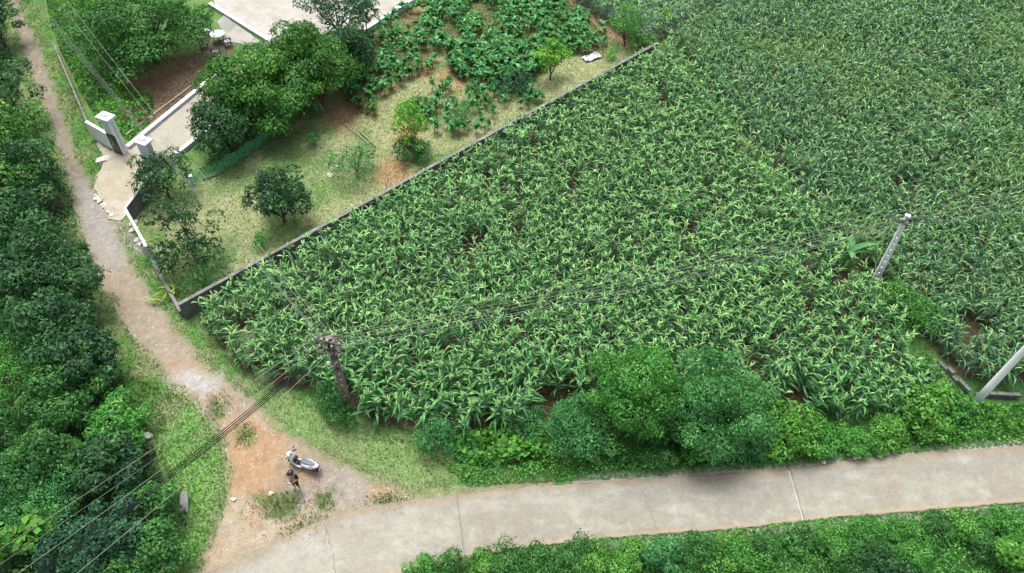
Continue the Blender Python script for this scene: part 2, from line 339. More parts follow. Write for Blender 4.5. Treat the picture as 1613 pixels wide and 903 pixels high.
# ------------------------------------------------------------------ concrete road of cast slabs
def resample(pl, n):
    pl = np.asarray(pl); d = np.r_[0, np.cumsum(np.hypot(*np.diff(pl[:, :2], axis=0).T))]
    t = np.linspace(0, d[-1], n); return np.stack([np.interp(t, d, pl[:, i]) for i in range(pl.shape[1])], 1)
def smoothline(p, k=7):
    q = p.copy()
    for _ in range(k): q[1:-1] = (q[:-2]+2*q[1:-1]+q[2:])/4
    return q
NA = 420
rt_ = smoothline(resample(g2(road_top), NA), 40); rb_ = smoothline(resample(g2(road_bot), NA), 40)
road = tag(empty('concrete_road', (0, 0, 0)), kind='structure')
def nearest(line, q): return int(np.argmin(np.hypot(*(line-gp(*q)[:2]).T)))
joints = [((330, 905), (480, 985)), ((722, 781), (733, 880)), ((1243, 741), (1266, 822)), ((1612, 704), (1640, 790))]
cuts = [(0, 0)]+[(nearest(rt_, a_), nearest(rb_, b_)) for a_, b_ in joints]+[(NA-1, NA-1)]
ZR = .075
for s in range(len(cuts)-1):
    a, b = cuts[s], cuts[s+1]
    n = max(b[0]-a[0], b[1]-a[1])+1; ii = np.linspace(a[0]+.006, b[0]-.006, n); jj = np.linspace(a[1]+.006, b[1]-.006, n); T = np.stack([np.interp(ii, np.arange(NA), rt_[:, i]) for i in range(2)], 1); Bm = np.stack([np.interp(jj, np.arange(NA), rb_[:, i]) for i in range(2)], 1)
    m = 28; tt = np.linspace(0, 1, m); G = T[:, None]*(1-tt[None, :, None])+Bm[:, None]*tt[None, :, None]
    nn = (fbm(ii*.35, ii*0+3)-.5)*.5; G[:, 0] += (T-Bm)/np.hypot(*(T-Bm).T)[:, None]*nn[:, None]*.35; nn = (fbm(ii*.35, ii*0+31)-.5)*.5; G[:, -1] -= (T-Bm)/np.hypot(*(T-Bm).T)[:, None]*nn[:, None]*.35
    g = G.reshape(-1, 2); X_, Y_ = g.T
    tr = np.tile(tt, n)
    cc = np.empty((len(g), 3)); cc[:] = c3(.256, .25, .206)*(1+.03*math.sin(s*2.3))
    f1 = fbm(X_*.5, Y_*.5+9); f2 = fbm(X_*1.7, Y_*1.7)
    cc = mixc(cc, c3(.322, .315, .275), smooth(f2, .5, .72)*.6); cc = mixc(cc, c3(.24, .215, .175), smooth(f1, .46, .68)*.8)
    cc = mixc(cc, c3(.32, .308, .262), smooth(-X_, 0, 10)*.45)
    cc = mixc(cc, c3(.225, .215, .185), smooth(X_, 2, 7)*smooth(-tr-(f1-.5)*.5, -.75, -.1)*.65)
    st1 = fbm(np.repeat(ii, m)*.09, tr*7+3, 3); st2 = fbm(np.repeat(ii, m)*.3, tr*16+9, 3)
    cc = mixc(cc, c3(.325, .318, .275), smooth(st1, .5, .74)*.5); cc = mixc(cc, c3(.215, .2, .17), smooth(st2, .54, .76)*.45)
    edge = np.minimum(tr, 1-tr)+(f2-.5)*.16
    cc = mixc(cc, c3(.25, .2, .14), smooth(-edge, -.17, -.02)*.75)
    cc = mixc(cc, c3(.34, .3, .22), smooth(tr+(f2-.5)*.1, .88, .97)*.6)
    top = np.c_[g, np.full(len(g), ZR)+(f1-.5)*.01]; k = np.arange(n*m).reshape(n, m)
    FF = np.stack([k[:-1, :-1], k[:-1, 1:], k[1:, 1:], k[1:, :-1]], -1).reshape(-1, 4)
    per = np.r_[k[0, :], k[1:, -1], k[-1, -2::-1], k[-2:0:-1, 0]]; low = top[per].copy(); low[:, 2] = -.12
    o = len(top); ar = np.arange(len(per)); nx_ = np.roll(ar, -1)
    FF = np.concatenate([FF[:, ::-1] if False else FF, np.stack([per[ar], o+ar, o+nx_, per[nx_]], -1)])
    me = npmesh('slab', np.r_[top, low], FF, M['concrete'], np.r_[cc, cc[per]])
    link('slab', me, road)
M['mortar'] = surf('mortar', (.42, .4, .35), .9, .2, 4)
# pale mortar filling two of the joints
for q0, q1 in (((1243, 742), (1266, 822)),):
    a = gp(*q0, ZR+.004); b = gp(*q1, ZR+.004); pts = [a+(b-a)*t+np.array([(random.random()-.5)*.06, 0, 0]) for t in np.linspace(0, 1, 9)]
    mb = MB()
    for i in range(8): mb.bar(pts[i], pts[i+1], .035+.03*random.random(), .02)
    mb.build('joint_mortar', M['mortar'], road)

M['crack'] = surf('crack_shadow', (.12, .105, .085), .95, .3, 4)
for q0, q1, sd in (((513, 818), (529, 905), 1), ((1010, 770), (1040, 842), 4)):
    rc0 = random.Random(sd); a = gp(*q0, ZR+.004); b = gp(*q1, ZR+.004); pts = [a+(b-a)*t+np.array([rc0.gauss(0, .05), rc0.gauss(0, .03), 0])*(0 < t < 1) for t in np.linspace(0, 1, 17)]
    mb = MB()
    for i in range(16): mb.bar(pts[i], pts[i+1], (.016 if sd == 1 else .009)*(.5+rc0.random()), .012)
    mb.build('crack', M['crack'], road)
# ------------------------------------------------------------------ concrete yard, driveway, apron
def patch(name, poly_px, z, base, alt, step=.25, thick=.15, wob=0.0, parent=None):
    poly = g2(poly_px); lo = poly.min(0); hi = poly.max(0)
    import bmesh
    pl = resample(np.r_[poly, poly[:1]], max(40, int(sum(np.hypot(*np.diff(np.r_[poly, poly[:1]], axis=0).T))/step)))[:-1]
    if wob: pl = pl+(np.stack([fbm(pl[:, 0]*2, pl[:, 1]*2), fbm(pl[:, 0]*2+40, pl[:, 1]*2)], 1)-.5)*wob
    xs = np.arange(lo[0], hi[0], step); ys = np.arange(lo[1], hi[1], step); gx_, gy_ = np.meshgrid(xs, ys); pts = np.stack([gx_.ravel(), gy_.ravel()], 1)
    pts = pts[sdf(pts, pl) < -step*.6]
    from mathutils.geometry import delaunay_2d_cdt
    allp = np.r_[pl, pts]; n = len(pl)
    vv, _, ff, *_r = delaunay_2d_cdt([Vector(p) for p in allp], [(i, (i+1) % n) for i in range(n)], [], 1, 1e-4)
    v2 = np.array([(p.x, p.y) for p in vv]); f1 = fbm(v2[:, 0]*.5, v2[:, 1]*.5+3); f2 = fbm(v2[:, 0]*2, v2[:, 1]*2)
    cc = np.empty((len(v2), 3)); cc[:] = base; cc = mixc(cc, alt, smooth(f1*.6+f2*.4, .42, .66)*.8)
    k = len(v2); tri = np.array([tuple(f) for f in ff if len(f) == 3])
    me = bpy.data.meshes.new(name); side = []
    F_ = [tuple(t) for t in tri]
    V_ = [(a, b, z) for a, b in v2]+[(a, b, z-thick) for a, b in pl]
    F_ += [(i, k+i, k+(i+1) % n, (i+1) % n) for i in range(n)]
    me.from_pydata(V_, [], F_); a = me.attributes.new('Col', 'FLOAT_COLOR', 'POINT'); ca = np.ones((len(V_), 4), np.float32); ca[:k, :3] = cc; ca[k:, :3] = base; a.data.foreach_set('color', ca.ravel()); me.materials.append(M['concrete']); me.update()
    return tag(link(name, me, parent), kind='structure')
patch('concrete_yard', [(300, -90), (341, 12), (422, 64), (470, 92), (545, 72), (582, 44), (650, 2), (720, -90)], .10, c3(.38, .36, .325), c3(.31, .285, .24), .4)
patch('driveway', [(197, 238), (330, 128), (424, 64.5), (472, 93), (345, 196), (272, 244), (236, 268)], .09, c3(.335, .32, .26), c3(.26, .255, .21), .3)
patch('gate_apron', [(150, 224), (182, 240), (194, 238), (240, 268), (244, 285), (208, 318), (196, 345), (174, 344), (162, 320), (151, 300), (152, 275), (166, 255)], .04, c3(.33, .295, .215), c3(.4, .375, .325), .18, wob=.6)
patch('garden_slab', [(342, 36), (352, 24), (410, 66), (395, 74), (360, 66)], .06, c3(.33, .32, .28), c3(.2, .21, .18), .25, wob=.2)
patch('terrace', [(303, 64), (322, 50), (345, 45), (372, 70), (366, 96), (330, 92)], .05, c3(.10, .10, .07), c3(.12, .14, .05), .25, wob=.3)

# ================================================================== FOLIAGE ENGINE
def leafquads(Pt, D, N, Lh, Wd, curl=.15):
    """folded diamond leaves: base, side, tip, side"""
    D = D/np.linalg.norm(D, axis=1, keepdims=True); S = np.cross(N, D); S /= np.linalg.norm(S, axis=1, keepdims=True)+1e-9; N2 = np.cross(D, S)
    Lh = Lh[:, None]; Wd = Wd[:, None]
    a = Pt-D*Lh*.5; c = Pt+D*Lh*.5-N2*Lh*curl; b = Pt+S*Wd*.5+N2*Wd*.1; d = Pt-S*Wd*.5+N2*Wd*.1
    V = np.stack([a, b, c, d], 1).reshape(-1, 3); k = np.arange(len(Pt))*4
    return V, np.stack([k, k+1, k+2, k+3], 1)
def unit(n, rg): 
    v = rg.normal(size=(n, 3)); return v/np.linalg.norm(v, axis=1, keepdims=True)
PAL = dict(
    dark=[(.021, .072, .024), (.033, .105, .033), (.058, .165, .048), (.018, .06, .028)],
    longan=[(.034, .12, .02), (.055, .18, .028), (.11, .29, .042), (.04, .13, .024)],
    mid=[(.038, .13, .03), (.058, .185, .042), (.09, .255, .062), (.032, .105, .027)],
    bright=[(.058, .21, .036), (.085, .285, .054), (.13, .36, .075), (.046, .165, .03)],
    lime=[(.085, .26, .02), (.125, .34, .03), (.19, .43, .04), (.065, .21, .02)],
    feather=[(.05, .18, .058), (.074, .245, .08), (.11, .315, .105), (.04, .145, .045)],
    mint=[(.065, .215, .06), (.092, .285, .085), (.135, .365, .115), (.046, .16, .046)],
    blue=[(.024, .082, .042), (.035, .112, .054), (.05, .15, .068), (.022, .07, .038)],
    vine=[(.07, .22, .03), (.105, .29, .045), (.155, .37, .075), (.055, .175, .026)])
def palette(name, n, rg, lobe=None, var=.22):
    p = np.array(PAL[name]); i = rg.integers(0, len(p), n) if lobe is None else lobe
    c = p[i]*(1+rg.normal(0, var, (n, 1))); c[:, 0] *= 1+rg.normal(0, .12, n); return np.clip(c, .004, .6)
def crown(Rx, Rz, kind, n, leaf, asp, rg, nl=26, lr=.36, fill=.78, droop=.25, gaps=.0, conical=0):
    """lobed crown centred on the origin"""
    u = unit(nl*4, rg); u = u[u[:, 2] > -.55][:nl]; rad = fill*(.45+.75*rg.random(len(u))**.7)
    Lc = u*rad[:, None]
    if conical: Lc[:, :2] *= (1-conical*np.clip(Lc[:, 2:]+.4, 0, 1.2)/1.2)
    Lc = np.r_[Lc, rg.normal(0, .22, (5, 3))]; Lr = lr*(.55+.9*rg.random(len(Lc))); Lr[-5:] *= 1.25
    sc = np.array([Rx, Rx, Rz])
    li = rg.choice(len(Lc), n, p=Lr**2/np.sum(Lr**2)); d = unit(n, rg); d[:, 2] = np.where(d[:, 2] < -.1, -d[:, 2]*.9, d[:, 2]); 
    sh = np.where(rg.random(n) < .2, 1.0+.42*rg.random(n), .76+.3*rg.random(n)**.7); q = Lc[li]+d*(Lr[li]*sh)[:, None]
    # drop leaves buried inside another lobe
    keep = np.ones(n, bool)
    for j in range(len(Lc)):
        keep &= ~((np.linalg.norm(q-Lc[j], axis=1) < Lr[j]*.66) & (li != j))
    if gaps: keep &= (np.modf(np.sin(Lc[li, 0]*91.7+Lc[li, 1]*37.1)*43758.5)[0] % 1) > gaps*.6
    q = q[keep]; d = d[keep]; li = li[keep]; m = len(q)
    Nn = d*.95+np.array([0, 0, .4])+rg.normal(0, .36, (m, 3)); Nn /= np.linalg.norm(Nn, axis=1, keepdims=True)
    T = np.cross(Nn, unit(m, rg)); T[:, 2] -= droop
    T += d*.3
    lob = rg.integers(0, 4, len(Lc))[li]; lob = np.where(rg.random(m) < .45, rg.integers(0, 4, m), lob)
    cc = palette(kind, m, rg, lob)
    s = leaf*(.7+.6*rg.random(m))
    Vv, Ff = leafquads(q*sc, T, Nn, s, s*asp*(.8+.4*rg.random(m)))
    return Vv, Ff, np.repeat(cc, 4, 0), Lc*sc
def limbs(mb, Lc, zc, r0, h0, rg, k=6, lean=(0, 0)):
    """tapered trunk from the ground, with limbs that reach into the lobes"""
    fork = Vector((lean[0], lean[1], max(.25, h0)))
    mb.tube([(0, 0, -.1), (lean[0]*.4+rg.normal()*.04, lean[1]*.4, fork.z*.5), fork, (lean[0], lean[1], zc)], [r0*1.25, r0, r0*.8, r0*.3], 8)
    pick = rg.choice(len(Lc), min(k, len(Lc)), replace=False)
    for j in pick:
        t = Vector(Lc[j])+Vector((0, 0, zc)); mid = fork.lerp(t, .5)+Vector((rg.normal()*.1, rg.normal()*.1, .12))
        mb.tube([fork-Vector((0, 0, .1)), mid, t], [r0*.55, r0*.35, r0*.1], 6)
used_names = {}
def plant(name, label, cat, q, rpx, kind='mid', clear=1.0, zr=.85, n=4000, leaf=.22, asp=.5, group=None, mat='leaf', nl=24, lr=.31, fill=.86, droop=.25, gaps=0., conical=0, limb=6, seed=0, part='crown', stem='trunk', fruits=0):
    rg = np.random.default_rng(1000+seed+int(q[0]*7+q[1]*13) % 99991)
    z = 1.5
    for _ in range(3):
        c = gp(q[0], q[1], z); Rx = 1.12*rpx*depth(c)/FPX; z = clear+Rx*zr*.95
    base = gp(q[0], q[1], z); root = empty(name, (base[0], base[1], 0), 0); tag(root, label, cat, group)
    Vv, Ff, cc, Lc = crown(Rx, Rx*zr, kind, n, leaf, asp, rg, nl, lr, fill, droop, gaps, conical); Vv = Vv+np.array([0, 0, z]); Vv[:, 2] = np.maximum(Vv[:, 2], .02)
    link(part, npmesh(part, Vv, Ff, M[mat], cc), root)
    mb = MB(); limbs(mb, Lc, z, max(.03, .055*Rx), max(.2, clear*.9), rg, limb); mb.build(stem, M['bark'], root, True)
    for i in range(fruits):
        v = unit(1, rg)[0]; v[2] = abs(v[2])*.6; v[1] = -abs(v[1]); b = MB(); blob(b, (v*np.array([Rx, Rx, Rx*zr])*.98+np.array([0, 0, z])), .11, 2, .04); b.build('fruit', M['fruit'], root, True)
    return root
def cover(name, label, poly, dens, hmax, kind, leaf, asp=.6, hmin=.05, lump=.6, mat='leaf', edge=.6, cat='undergrowth', kinds=None, seed=0, hfun=None):
    """ground-cover mass: leaves over a lumpy height field"""
    rg = np.random.default_rng(500+seed); n = int(area(poly)*dens); P = sample(poly, n, rg); d = -sdf(P, poly)
    f = fbm(P[:, 0]*lump+seed, P[:, 1]*lump+3.3*seed, 3); h = hmin+(hmax-hmin)*smooth(f, .25, .72)*smooth(d+(f-.5)*.6, -.05, edge)
    if hfun is not None: h = h*hfun(P)
    zz = h*(.55+.5*rg.random(n)**.5)
    e = .15; gxn = fbm((P[:, 0]+e)*lump+seed, P[:, 1]*lump+3.3*seed, 3)-f; gyn = fbm(P[:, 0]*lump+seed, (P[:, 1]+e)*lump+3.3*seed, 3)-f
    Nn = np.stack([-gxn/e*(hmax-hmin)*2, -gyn/e*(hmax-hmin)*2, np.ones(n)*.9], 1)+rg.normal(0, .45, (n, 3)); Nn[:, 2] = np.abs(Nn[:, 2])
    Nn /= np.linalg.norm(Nn, axis=1, keepdims=True); T = np.cross(Nn, unit(n, rg)); T[:, 2] -= .2
    ks = kinds or [kind]; sel = (fbm(P[:, 0]*.45+77+seed, P[:, 1]*.45, 3)+rg.normal(0, .05, n)-.3)/.4; sel = np.clip((sel*len(ks)).astype(int), 0, len(ks)-1)
    cc = np.zeros((n, 3))
    for i, kk in enumerate(ks):
        m_ = sel == i; cc[m_] = palette(kk, m_.sum(), rg)
    s = leaf*(.6+.8*rg.random(n))
    Vv, Ff = leafquads(np.c_[P, zz+.02], T, Nn, s, s*asp)
    return tag(link(name, npmesh(name, Vv, Ff, M[mat], np.repeat(cc, 4, 0))), label, cat, kind='stuff')

# ================================================================== MAIZE
def strips(Pb, az, L, W, el0, bend, cc, seg=4, fold=.25, twist=None, rg=rng):
    """arching strap leaves; returns V, F (quads), C"""
    n = len(Pb); t = np.linspace(0, 1, seg+1); prof = np.interp(t, [0, .12, .4, .75, 1], [.55, .9, 1, .68, .04])
    el = el0[:, None]-bend[:, None]*t[None]**1.25
    dh = np.cos(el); dv = np.sin(el); ds = L[:, None]/seg
    r_ = np.concatenate([np.zeros((n, 1)), np.cumsum((dh[:, :-1]+dh[:, 1:])/2*ds, 1)], 1); z_ = np.concatenate([np.zeros((n, 1)), np.cumsum((dv[:, :-1]+dv[:, 1:])/2*ds, 1)], 1)
    sway = (rg.normal(0, .22, n) if twist is None else twist)[:, None]*t[None]**2*L[:, None]
    ca, sa = np.cos(az)[:, None], np.sin(az)[:, None]
    cx = Pb[:, :1]+r_*ca-sway*sa; cy = Pb[:, 1:2]+r_*sa+sway*ca; cz = Pb[:, 2:3]+z_
    hw = W[:, None]*prof[None]/2; roll = rg.normal(0, .35, n)[:, None]
    sx, sy, sz = -sa*np.cos(roll), ca*np.cos(roll), np.sin(roll)+0*ca
    mid = np.stack([cx, cy, cz], -1); sd = np.stack(np.broadcast_arrays(sx, sy, sz), -1)*hw[..., None]
    up = np.stack([-np.sin(el)*ca, -np.sin(el)*sa, np.cos(el)], -1)*hw[..., None]*fold*2
    if fold > 0:
        V = np.stack([mid-sd+up, mid, mid+sd+up], 2).reshape(n, -1, 3); k = 3
        base = np.arange(seg)[:, None]*3; f = np.concatenate([base+np.array([0, 1, 4, 3]), base+np.array([1, 2, 5, 4])])
        c = np.repeat(np.repeat(cc[:, None, None], seg+1, 1), 3, 2); c[:, :, 1] *= 1.25
    else:
        V = np.stack([mid-sd, mid+sd], 2).reshape(n, -1, 3); k = 2
        base = np.arange(seg)[:, None]*2; f = base+np.array([0, 1, 3, 2]); c = np.repeat(np.repeat(cc[:, None, None], seg+1, 1), 2, 2)
    nv = (seg+1)*k; F = (f[None]+(np.arange(n)*nv)[:, None, None]).reshape(-1, 4)
    return V.reshape(-1, 3), F, c.reshape(-1, 3)
CORNPAL = np.array([(.044, .15, .048), (.062, .2, .06), (.1, .275, .082), (.03, .108, .038)])
FIELDPAL = np.array([(.034, .122, .05), (.05, .165, .064), (.08, .22, .084), (.024, .092, .04), (.1, .22, .068)])
def cornleaves(P, H, az0, rg, nleaf=10, lod=0, pal=CORNPAL, L0=.66, W0=.085, tops=5, messy=.4):
    n = len(P); out = []
    j = np.arange(nleaf); f = .22+.62*j/(nleaf-1)
    k = n*nleaf; pi = np.repeat(np.arange(n), nleaf); jj = np.tile(j, n); ff = np.tile(f, n)
    az = az0[pi]+np.pi*jj+rg.normal(0, messy, k)
    Pb = P[pi].copy(); Pb[:, 2] += H[pi]*ff*.9
    L = L0*(.75+.5*rg.random(k))*np.interp(ff, [.2, .5, .85], [.85, 1.05, .8])*(H[pi]/1.75); W = W0*(.8+.4*rg.random(k))
    el0 = np.interp(ff, [.2, .85], [.75, 1.2])+rg.normal(0, .14, k); bend = np.interp(ff, [.2, .85], [1.9, 2.5])+rg.normal(0, .3, k)
    tint = (1+rg.normal(0, .16, n))[pi]
    cc = pal[rg.integers(0, len(pal), k)]*(tint*(1+rg.normal(0, .12, k)))[:, None]
    out.append((Pb, az, L, W, el0, bend, cc))
    # young leaves of the whorl: paler
    k = n*tops; pi = np.repeat(np.arange(n), tops); Pb = P[pi].copy(); Pb[:, 2] += H[pi]*.84
    cc = np.array([(.22, .40, .14)])*(1+rg.normal(0, .2, (k, 1)))*((1+rg.normal(0, .14, n))[pi])[:, None]
    out.append((Pb, rg.random(k)*6.283, .44*(.7+.6*rg.random(k)), .07*(.8+.5*rg.random(k)), 1.2+rg.normal(0, .16, k), 1.5+rg.normal(0, .4, k), cc))
    return [np.concatenate([a[i] for a in out]) for i in range(7)]
def stalks(P, H, r, cc):
    n = len(P); a = np.arange(3)*2.094; o = np.stack([np.cos(a), np.sin(a), 0*a], 1)
    lo = P[:, None]+o[None]*r; hi = P[:, None]+o[None]*r*.45+np.array([0, 0, 1])*(H*.93)[:, None, None]
    V = np.concatenate([lo, hi], 1).reshape(-1, 3); f = np.array([(0, 1, 4, 3), (1, 2, 5, 4), (2, 0, 3, 5)]); F = (f[None]+(np.arange(n)*6)[:, None, None]).reshape(-1, 4)
    return V, F, np.repeat(cc, 6, 0)
def join(parts):
    Vs, Fs, Cs, o = [], [], [], 0
    for V_, F_, C_ in parts: Vs.append(V_); Fs.append(F_+o); Cs.append(C_); o += len(V_)
    return np.concatenate(Vs), np.concatenate(Fs), np.concatenate(Cs)
def rows(poly, d, rowsp, plsp, jit, rg):
    d = np.asarray(d)/np.hypot(*d); e = np.array([-d[1], d[0]]); ctr = poly.mean(0); rad = np.hypot(*(poly-ctr).T).max()
    a = np.arange(-rad, rad, plsp); b = np.arange(-rad, rad, rowsp); A, Bv = np.meshgrid(a, b); A = A+(np.arange(len(b))[:, None] % 2)*plsp*.5
    P = ctr+A.ravel()[:, None]*d+Bv.ravel()[:, None]*e+rg.normal(0, jit, (A.size, 2)); P += (np.stack([fbm(P[:, 0]*.3, P[:, 1]*.3), fbm(P[:, 0]*.3+30, P[:, 1]*.3)], 1)-.5)*.6
    return P[sdf(P, poly) < 0]
rgc = np.random.default_rng(21)
wd = (gp(1040, 80)-gp(292, 503))[:2]
Pc = rows(CORN, wd, .70, .41, .07, rgc)
gapn = fbm(Pc[:, 0]*.55+4, Pc[:, 1]*.55, 3); keep = gapn > .24
for q, r_ in (((745, 400), .75), ((878, 645), 1.0), ((1078, 375), .6), ((715, 570), .55), ((620, 640), .4), ((960, 560), .5), ((1010, 520), .5), ((690, 330), .6), ((1240, 640), .8), ((800, 520), .5), ((880, 690), 1.), ((1270, 410), .6), ((455, 612), .5), ((760, 300), .4), ((655, 610), .5)):
    keep &= np.hypot(*(Pc-gp(*q)[:2]).T) > r_*(.7+.6*vnoise(Pc[:, 0]*2, Pc[:, 1]*2))
pole1 = gp(548, 640); keep &= np.hypot(*(Pc-pole1[:2]).T) > .7
Pc = Pc[keep]
Hc = 1.95*(.84+.32*fbm(Pc[:, 0]*.3, Pc[:, 1]*.3+8, 2))*(1+rgc.normal(0, .09, len(Pc)))*np.where(rgc.random(len(Pc)) < .08, .7, 1); Hc *= 1.04
order = np.argsort(Pc[:, 1]); near = order[:300]; restc = order[300:]
azc = rgc.random(len(Pc))*6.283
P3 = np.c_[Pc, gcol(Pc)[1]]
a = cornleaves(P3[restc], Hc[restc], azc[restc], rgc, 10, tops=5)
V1 = strips(*a, seg=4, fold=.22, rg=rgc); V2 = stalks(P3[restc], Hc[restc], .018, np.tile([(.09, .15, .05)], (len(restc), 1)))
Vj, Fj, Cj = join([V1, V2])
tag(link('maize_crop', npmesh('maize_crop', Vj, Fj, M['corn'], Cj, True)), 'dense crop of green maize filling the walled plot behind its front rows', 'maize', kind='stuff')
# the nearest 300 plants as individuals: stalk and separate leaves
LEAFV = []
for i in range(8):
    rg_ = np.random.default_rng(60+i)
    a_ = (np.zeros((1, 3)), np.zeros(1), np.array([.67*(.85+.3*rg_.random())]), np.array([.092]), np.array([.88+.3*rg_.random()]), np.array([1.95+.6*rg_.random()]), CORNPAL[[i % 4]]*(1+rg_.normal(0, .1)))
    LEAFV.append(npmesh('leaf', *[strips(*a_, seg=6, fold=.22, rg=rg_)[j] for j in (0, 1)], M['corn'], strips(*a_, seg=6, fold=.22, rg=np.random.default_rng(60+i))[2], True))
TOPV = []
for i in range(4):
    rg_ = np.random.default_rng(90+i); k = 5
    a_ = (np.zeros((k, 3)), rg_.random(k)*6.283, .44*(.7+.6*rg_.random(k)), .07*(.8+.5*rg_.random(k)), 1.2+rg_.normal(0, .16, k), 1.5+rg_.normal(0, .4, k), np.array([(.22, .40, .14)])*(1+rg_.normal(0, .2, (k, 1))))
    v_, f_, c_ = strips(*a_, seg=4, fold=.22, rg=rg_); TOPV.append(npmesh('whorl', v_, f_, M['corn'], c_, True))
sv = stalks(np.zeros((1, 3)), np.ones(1), .02, np.array([(.09, .15, .05)])); STALK = npmesh('stalk', *sv[:2], M['corn'], sv[2])
for i in near:
    t = empty('maize_plant', P3[i], azc[i]); h = Hc[i]
    tag(t, 'green maize plant with arching leaves in the front rows of the plot', 'maize', 'maize plants in the front rows of the plot')
    o = link('stalk', STALK, t); o.scale = (1, 1, h)
    for j in range(10):
        f = .22+.62*j/9; o = link('leaf', LEAFV[random.randrange(8)], t); o.location = (0, 0, h*f*.9); o.rotation_euler = (0, random.gauss(0, .12), math.pi*j+random.gauss(0, .35)); s = (.85+.4*random.random())*h/1.75; o.scale = (s, s*1.05, s)
    o = link('whorl', TOPV[random.randrange(4)], t); o.location = (0, 0, h*.84); o.rotation_euler = (0, 0, random.random()*6)
# the neighbouring, older field
rgf = np.random.default_rng(33)
Pf = rows(FIELD2, (.55, -.83), .55, .34, .09, rgf); Pf = Pf[np.abs(Pf[:, 0]) < Pf[:, 1]*.5+18]
kf = fbm(Pf[:, 0]*.6+40, Pf[:, 1]*.6, 3) > .27; kf &= np.hypot(*(Pf-gp(1530, 525)[:2]).T) > .9; kf &= np.hypot(*(Pf-gp(1375, 448)[:2]).T) > .6
Pf = Pf[kf]; Hf = 1.75*(1+rgf.normal(0, .1, len(Pf)))*(.88+.24*fbm(Pf[:, 0]*.25, Pf[:, 1]*.25, 2))
a = cornleaves(np.c_[Pf, 0*Pf[:, 0]], Hf, rgf.random(len(Pf))*6.283, rgf, 8, pal=FIELDPAL, L0=.95, W0=.085, tops=2, messy=.7)
a[4] = a[4]+rgf.normal(0, .25, len(a[4])); a[5] = a[5]*(.75+.5*rgf.random(len(a[5])))
ripe = fbm(a[0][:, 0]*.2+3, a[0][:, 1]*.2, 3); a[6] = mixc(a[6], c3(.15, .27, .06), smooth(ripe, .48, .7)*.35); a[6] = mixc(a[6], c3(.3, .27, .14), (rgf.random(len(a[6])) < .012)*.8)
Vj, Fj, Cj = strips(*a, seg=3, fold=0, rg=rgf)
tag(link('maize_field', npmesh('maize_field', Vj, Fj, M['corn'], Cj, True)), 'older tangled maize field with bent leaves beyond the slotted pole', 'maize', kind='stuff')
Pk = rows(CANE, (.8, .6), .5, .3, .1, rgf); a = cornleaves(np.c_[Pk, 0*Pk[:, 0]], 1.7*(1+rgf.normal(0, .12, len(Pk))), rgf.random(len(Pk))*6.283, rgf, 8, pal=np.array([(.055, .15, .08), (.075, .19, .105), (.1, .23, .13), (.04, .11, .06)]), L0=1.0, W0=.06, tops=3, messy=1.2)
Vj, Fj, Cj = strips(*a, seg=3, fold=0, rg=rgf)
tag(link('fodder_grass', npmesh('fodder_grass', Vj, Fj, M['corn'], Cj, True)), 'tall bluish fodder grass growing past the far end of the block wall', 'grass', kind='stuff')

# ================================================================== WALLS, GATE
def wallrun(root, pts, h, th, body, cop, coph=.06, copw=.06, panel=3.0, pier=False):
    """straight runs cut into panels, with coping pieces on top; pts are ground points"""
    for a, b in zip(pts[:-1], pts[1:]):
        a = np.array(a[:2]); b = np.array(b[:2]); n = max(1, int(round(np.hypot(*(b-a))/panel)))
        for i in range(n):
            p = a+(b-a)*i/n; q = a+(b-a)*(i+1)/n; g = (q-p)/np.hypot(*(q-p))*.004; dz = random.uniform(-.015, .015)
            MB().bar((*(p+g), (h+dz-.15)/2), (*(q-g), (h+dz-.15)/2), th, h+dz+.15).build('wall_panel', body, root)
            if cop: MB().bar((*(p+g), h+dz+coph/2+.002), (*(q-g), h+dz+coph/2+.002), th+copw, coph).build('coping', cop, root, bevel=.012)
            if pier: MB().box((*q, (h+.1)/2-.05), (th*1.7, th*1.7, h+.22)).build('pier', body, root)
M['copwhite'] = surf('weathered_white_coping', (.5, .5, .49), .85, .3, 3, .3, 12)
HW = 1.28
wt0 = gp(281, 480, HW); wt1 = gp(1036, 68, HW)
lw = tag(empty('block_wall', (wt0[0], wt0[1], 0)), 'long dark block wall dividing the garden from the maize plot', 'wall')
o_ = np.array([wt0[0], wt0[1], 0])
wallrun(lw, [np.zeros(3), wt1-np.array([0, 0, HW])-o_], HW, .18, M['block'], M['coping'], .05, .05, 3.2)
c0 = gp(197, 329, 1.15); c1 = gp(230, 388, 1.15); c2 = gp(243, 268, 1.15)
fw = tag(empty('roadside_wall', (c0[0], c0[1], 0)), 'dark angled wall with white coping running from the gate to the track', 'wall')
o_ = np.array([c0[0], c0[1], 0]); z0 = np.array([0, 0, 1.15])
wallrun(fw, [c2-z0-o_, np.zeros(3), c1-z0-o_], 1.15, .14, M['block'], M['copwhite'], .06, .04, 3)
MB().box(tuple((c1-z0-o_)[:2])+(.6,), (.24, .24, 1.3)).build('pier', M['copwhite'], fw, bevel=.02)
c3_ = gp(284, 490, .55)
dw = tag(empty('low_garden_wall', (c1[0], c1[1], 0)), 'low dark garden wall between the white pier and the long wall', 'wall')
wallrun(dw, [np.array([.12, -.3, 0]), np.array([c3_[0]-c1[0], c3_[1]-c1[1], 0])], .5, .16, M['block'], M['coping'], .04, .03, 2.5)
# slim wall up the track
s0 = gp(137, 192, .75); s1 = gp(83, 66, .75)
sw = tag(empty('boundary_wall', (s0[0], s0[1], 0)), 'slim boundary wall with pale top beside the upper track', 'wall')
wallrun(sw, [np.zeros(3), np.array([s1[0]-s0[0], s1[1]-s0[1], 0])], .75, .1, M['block'], M['coping'], .04, .03, 1.6)
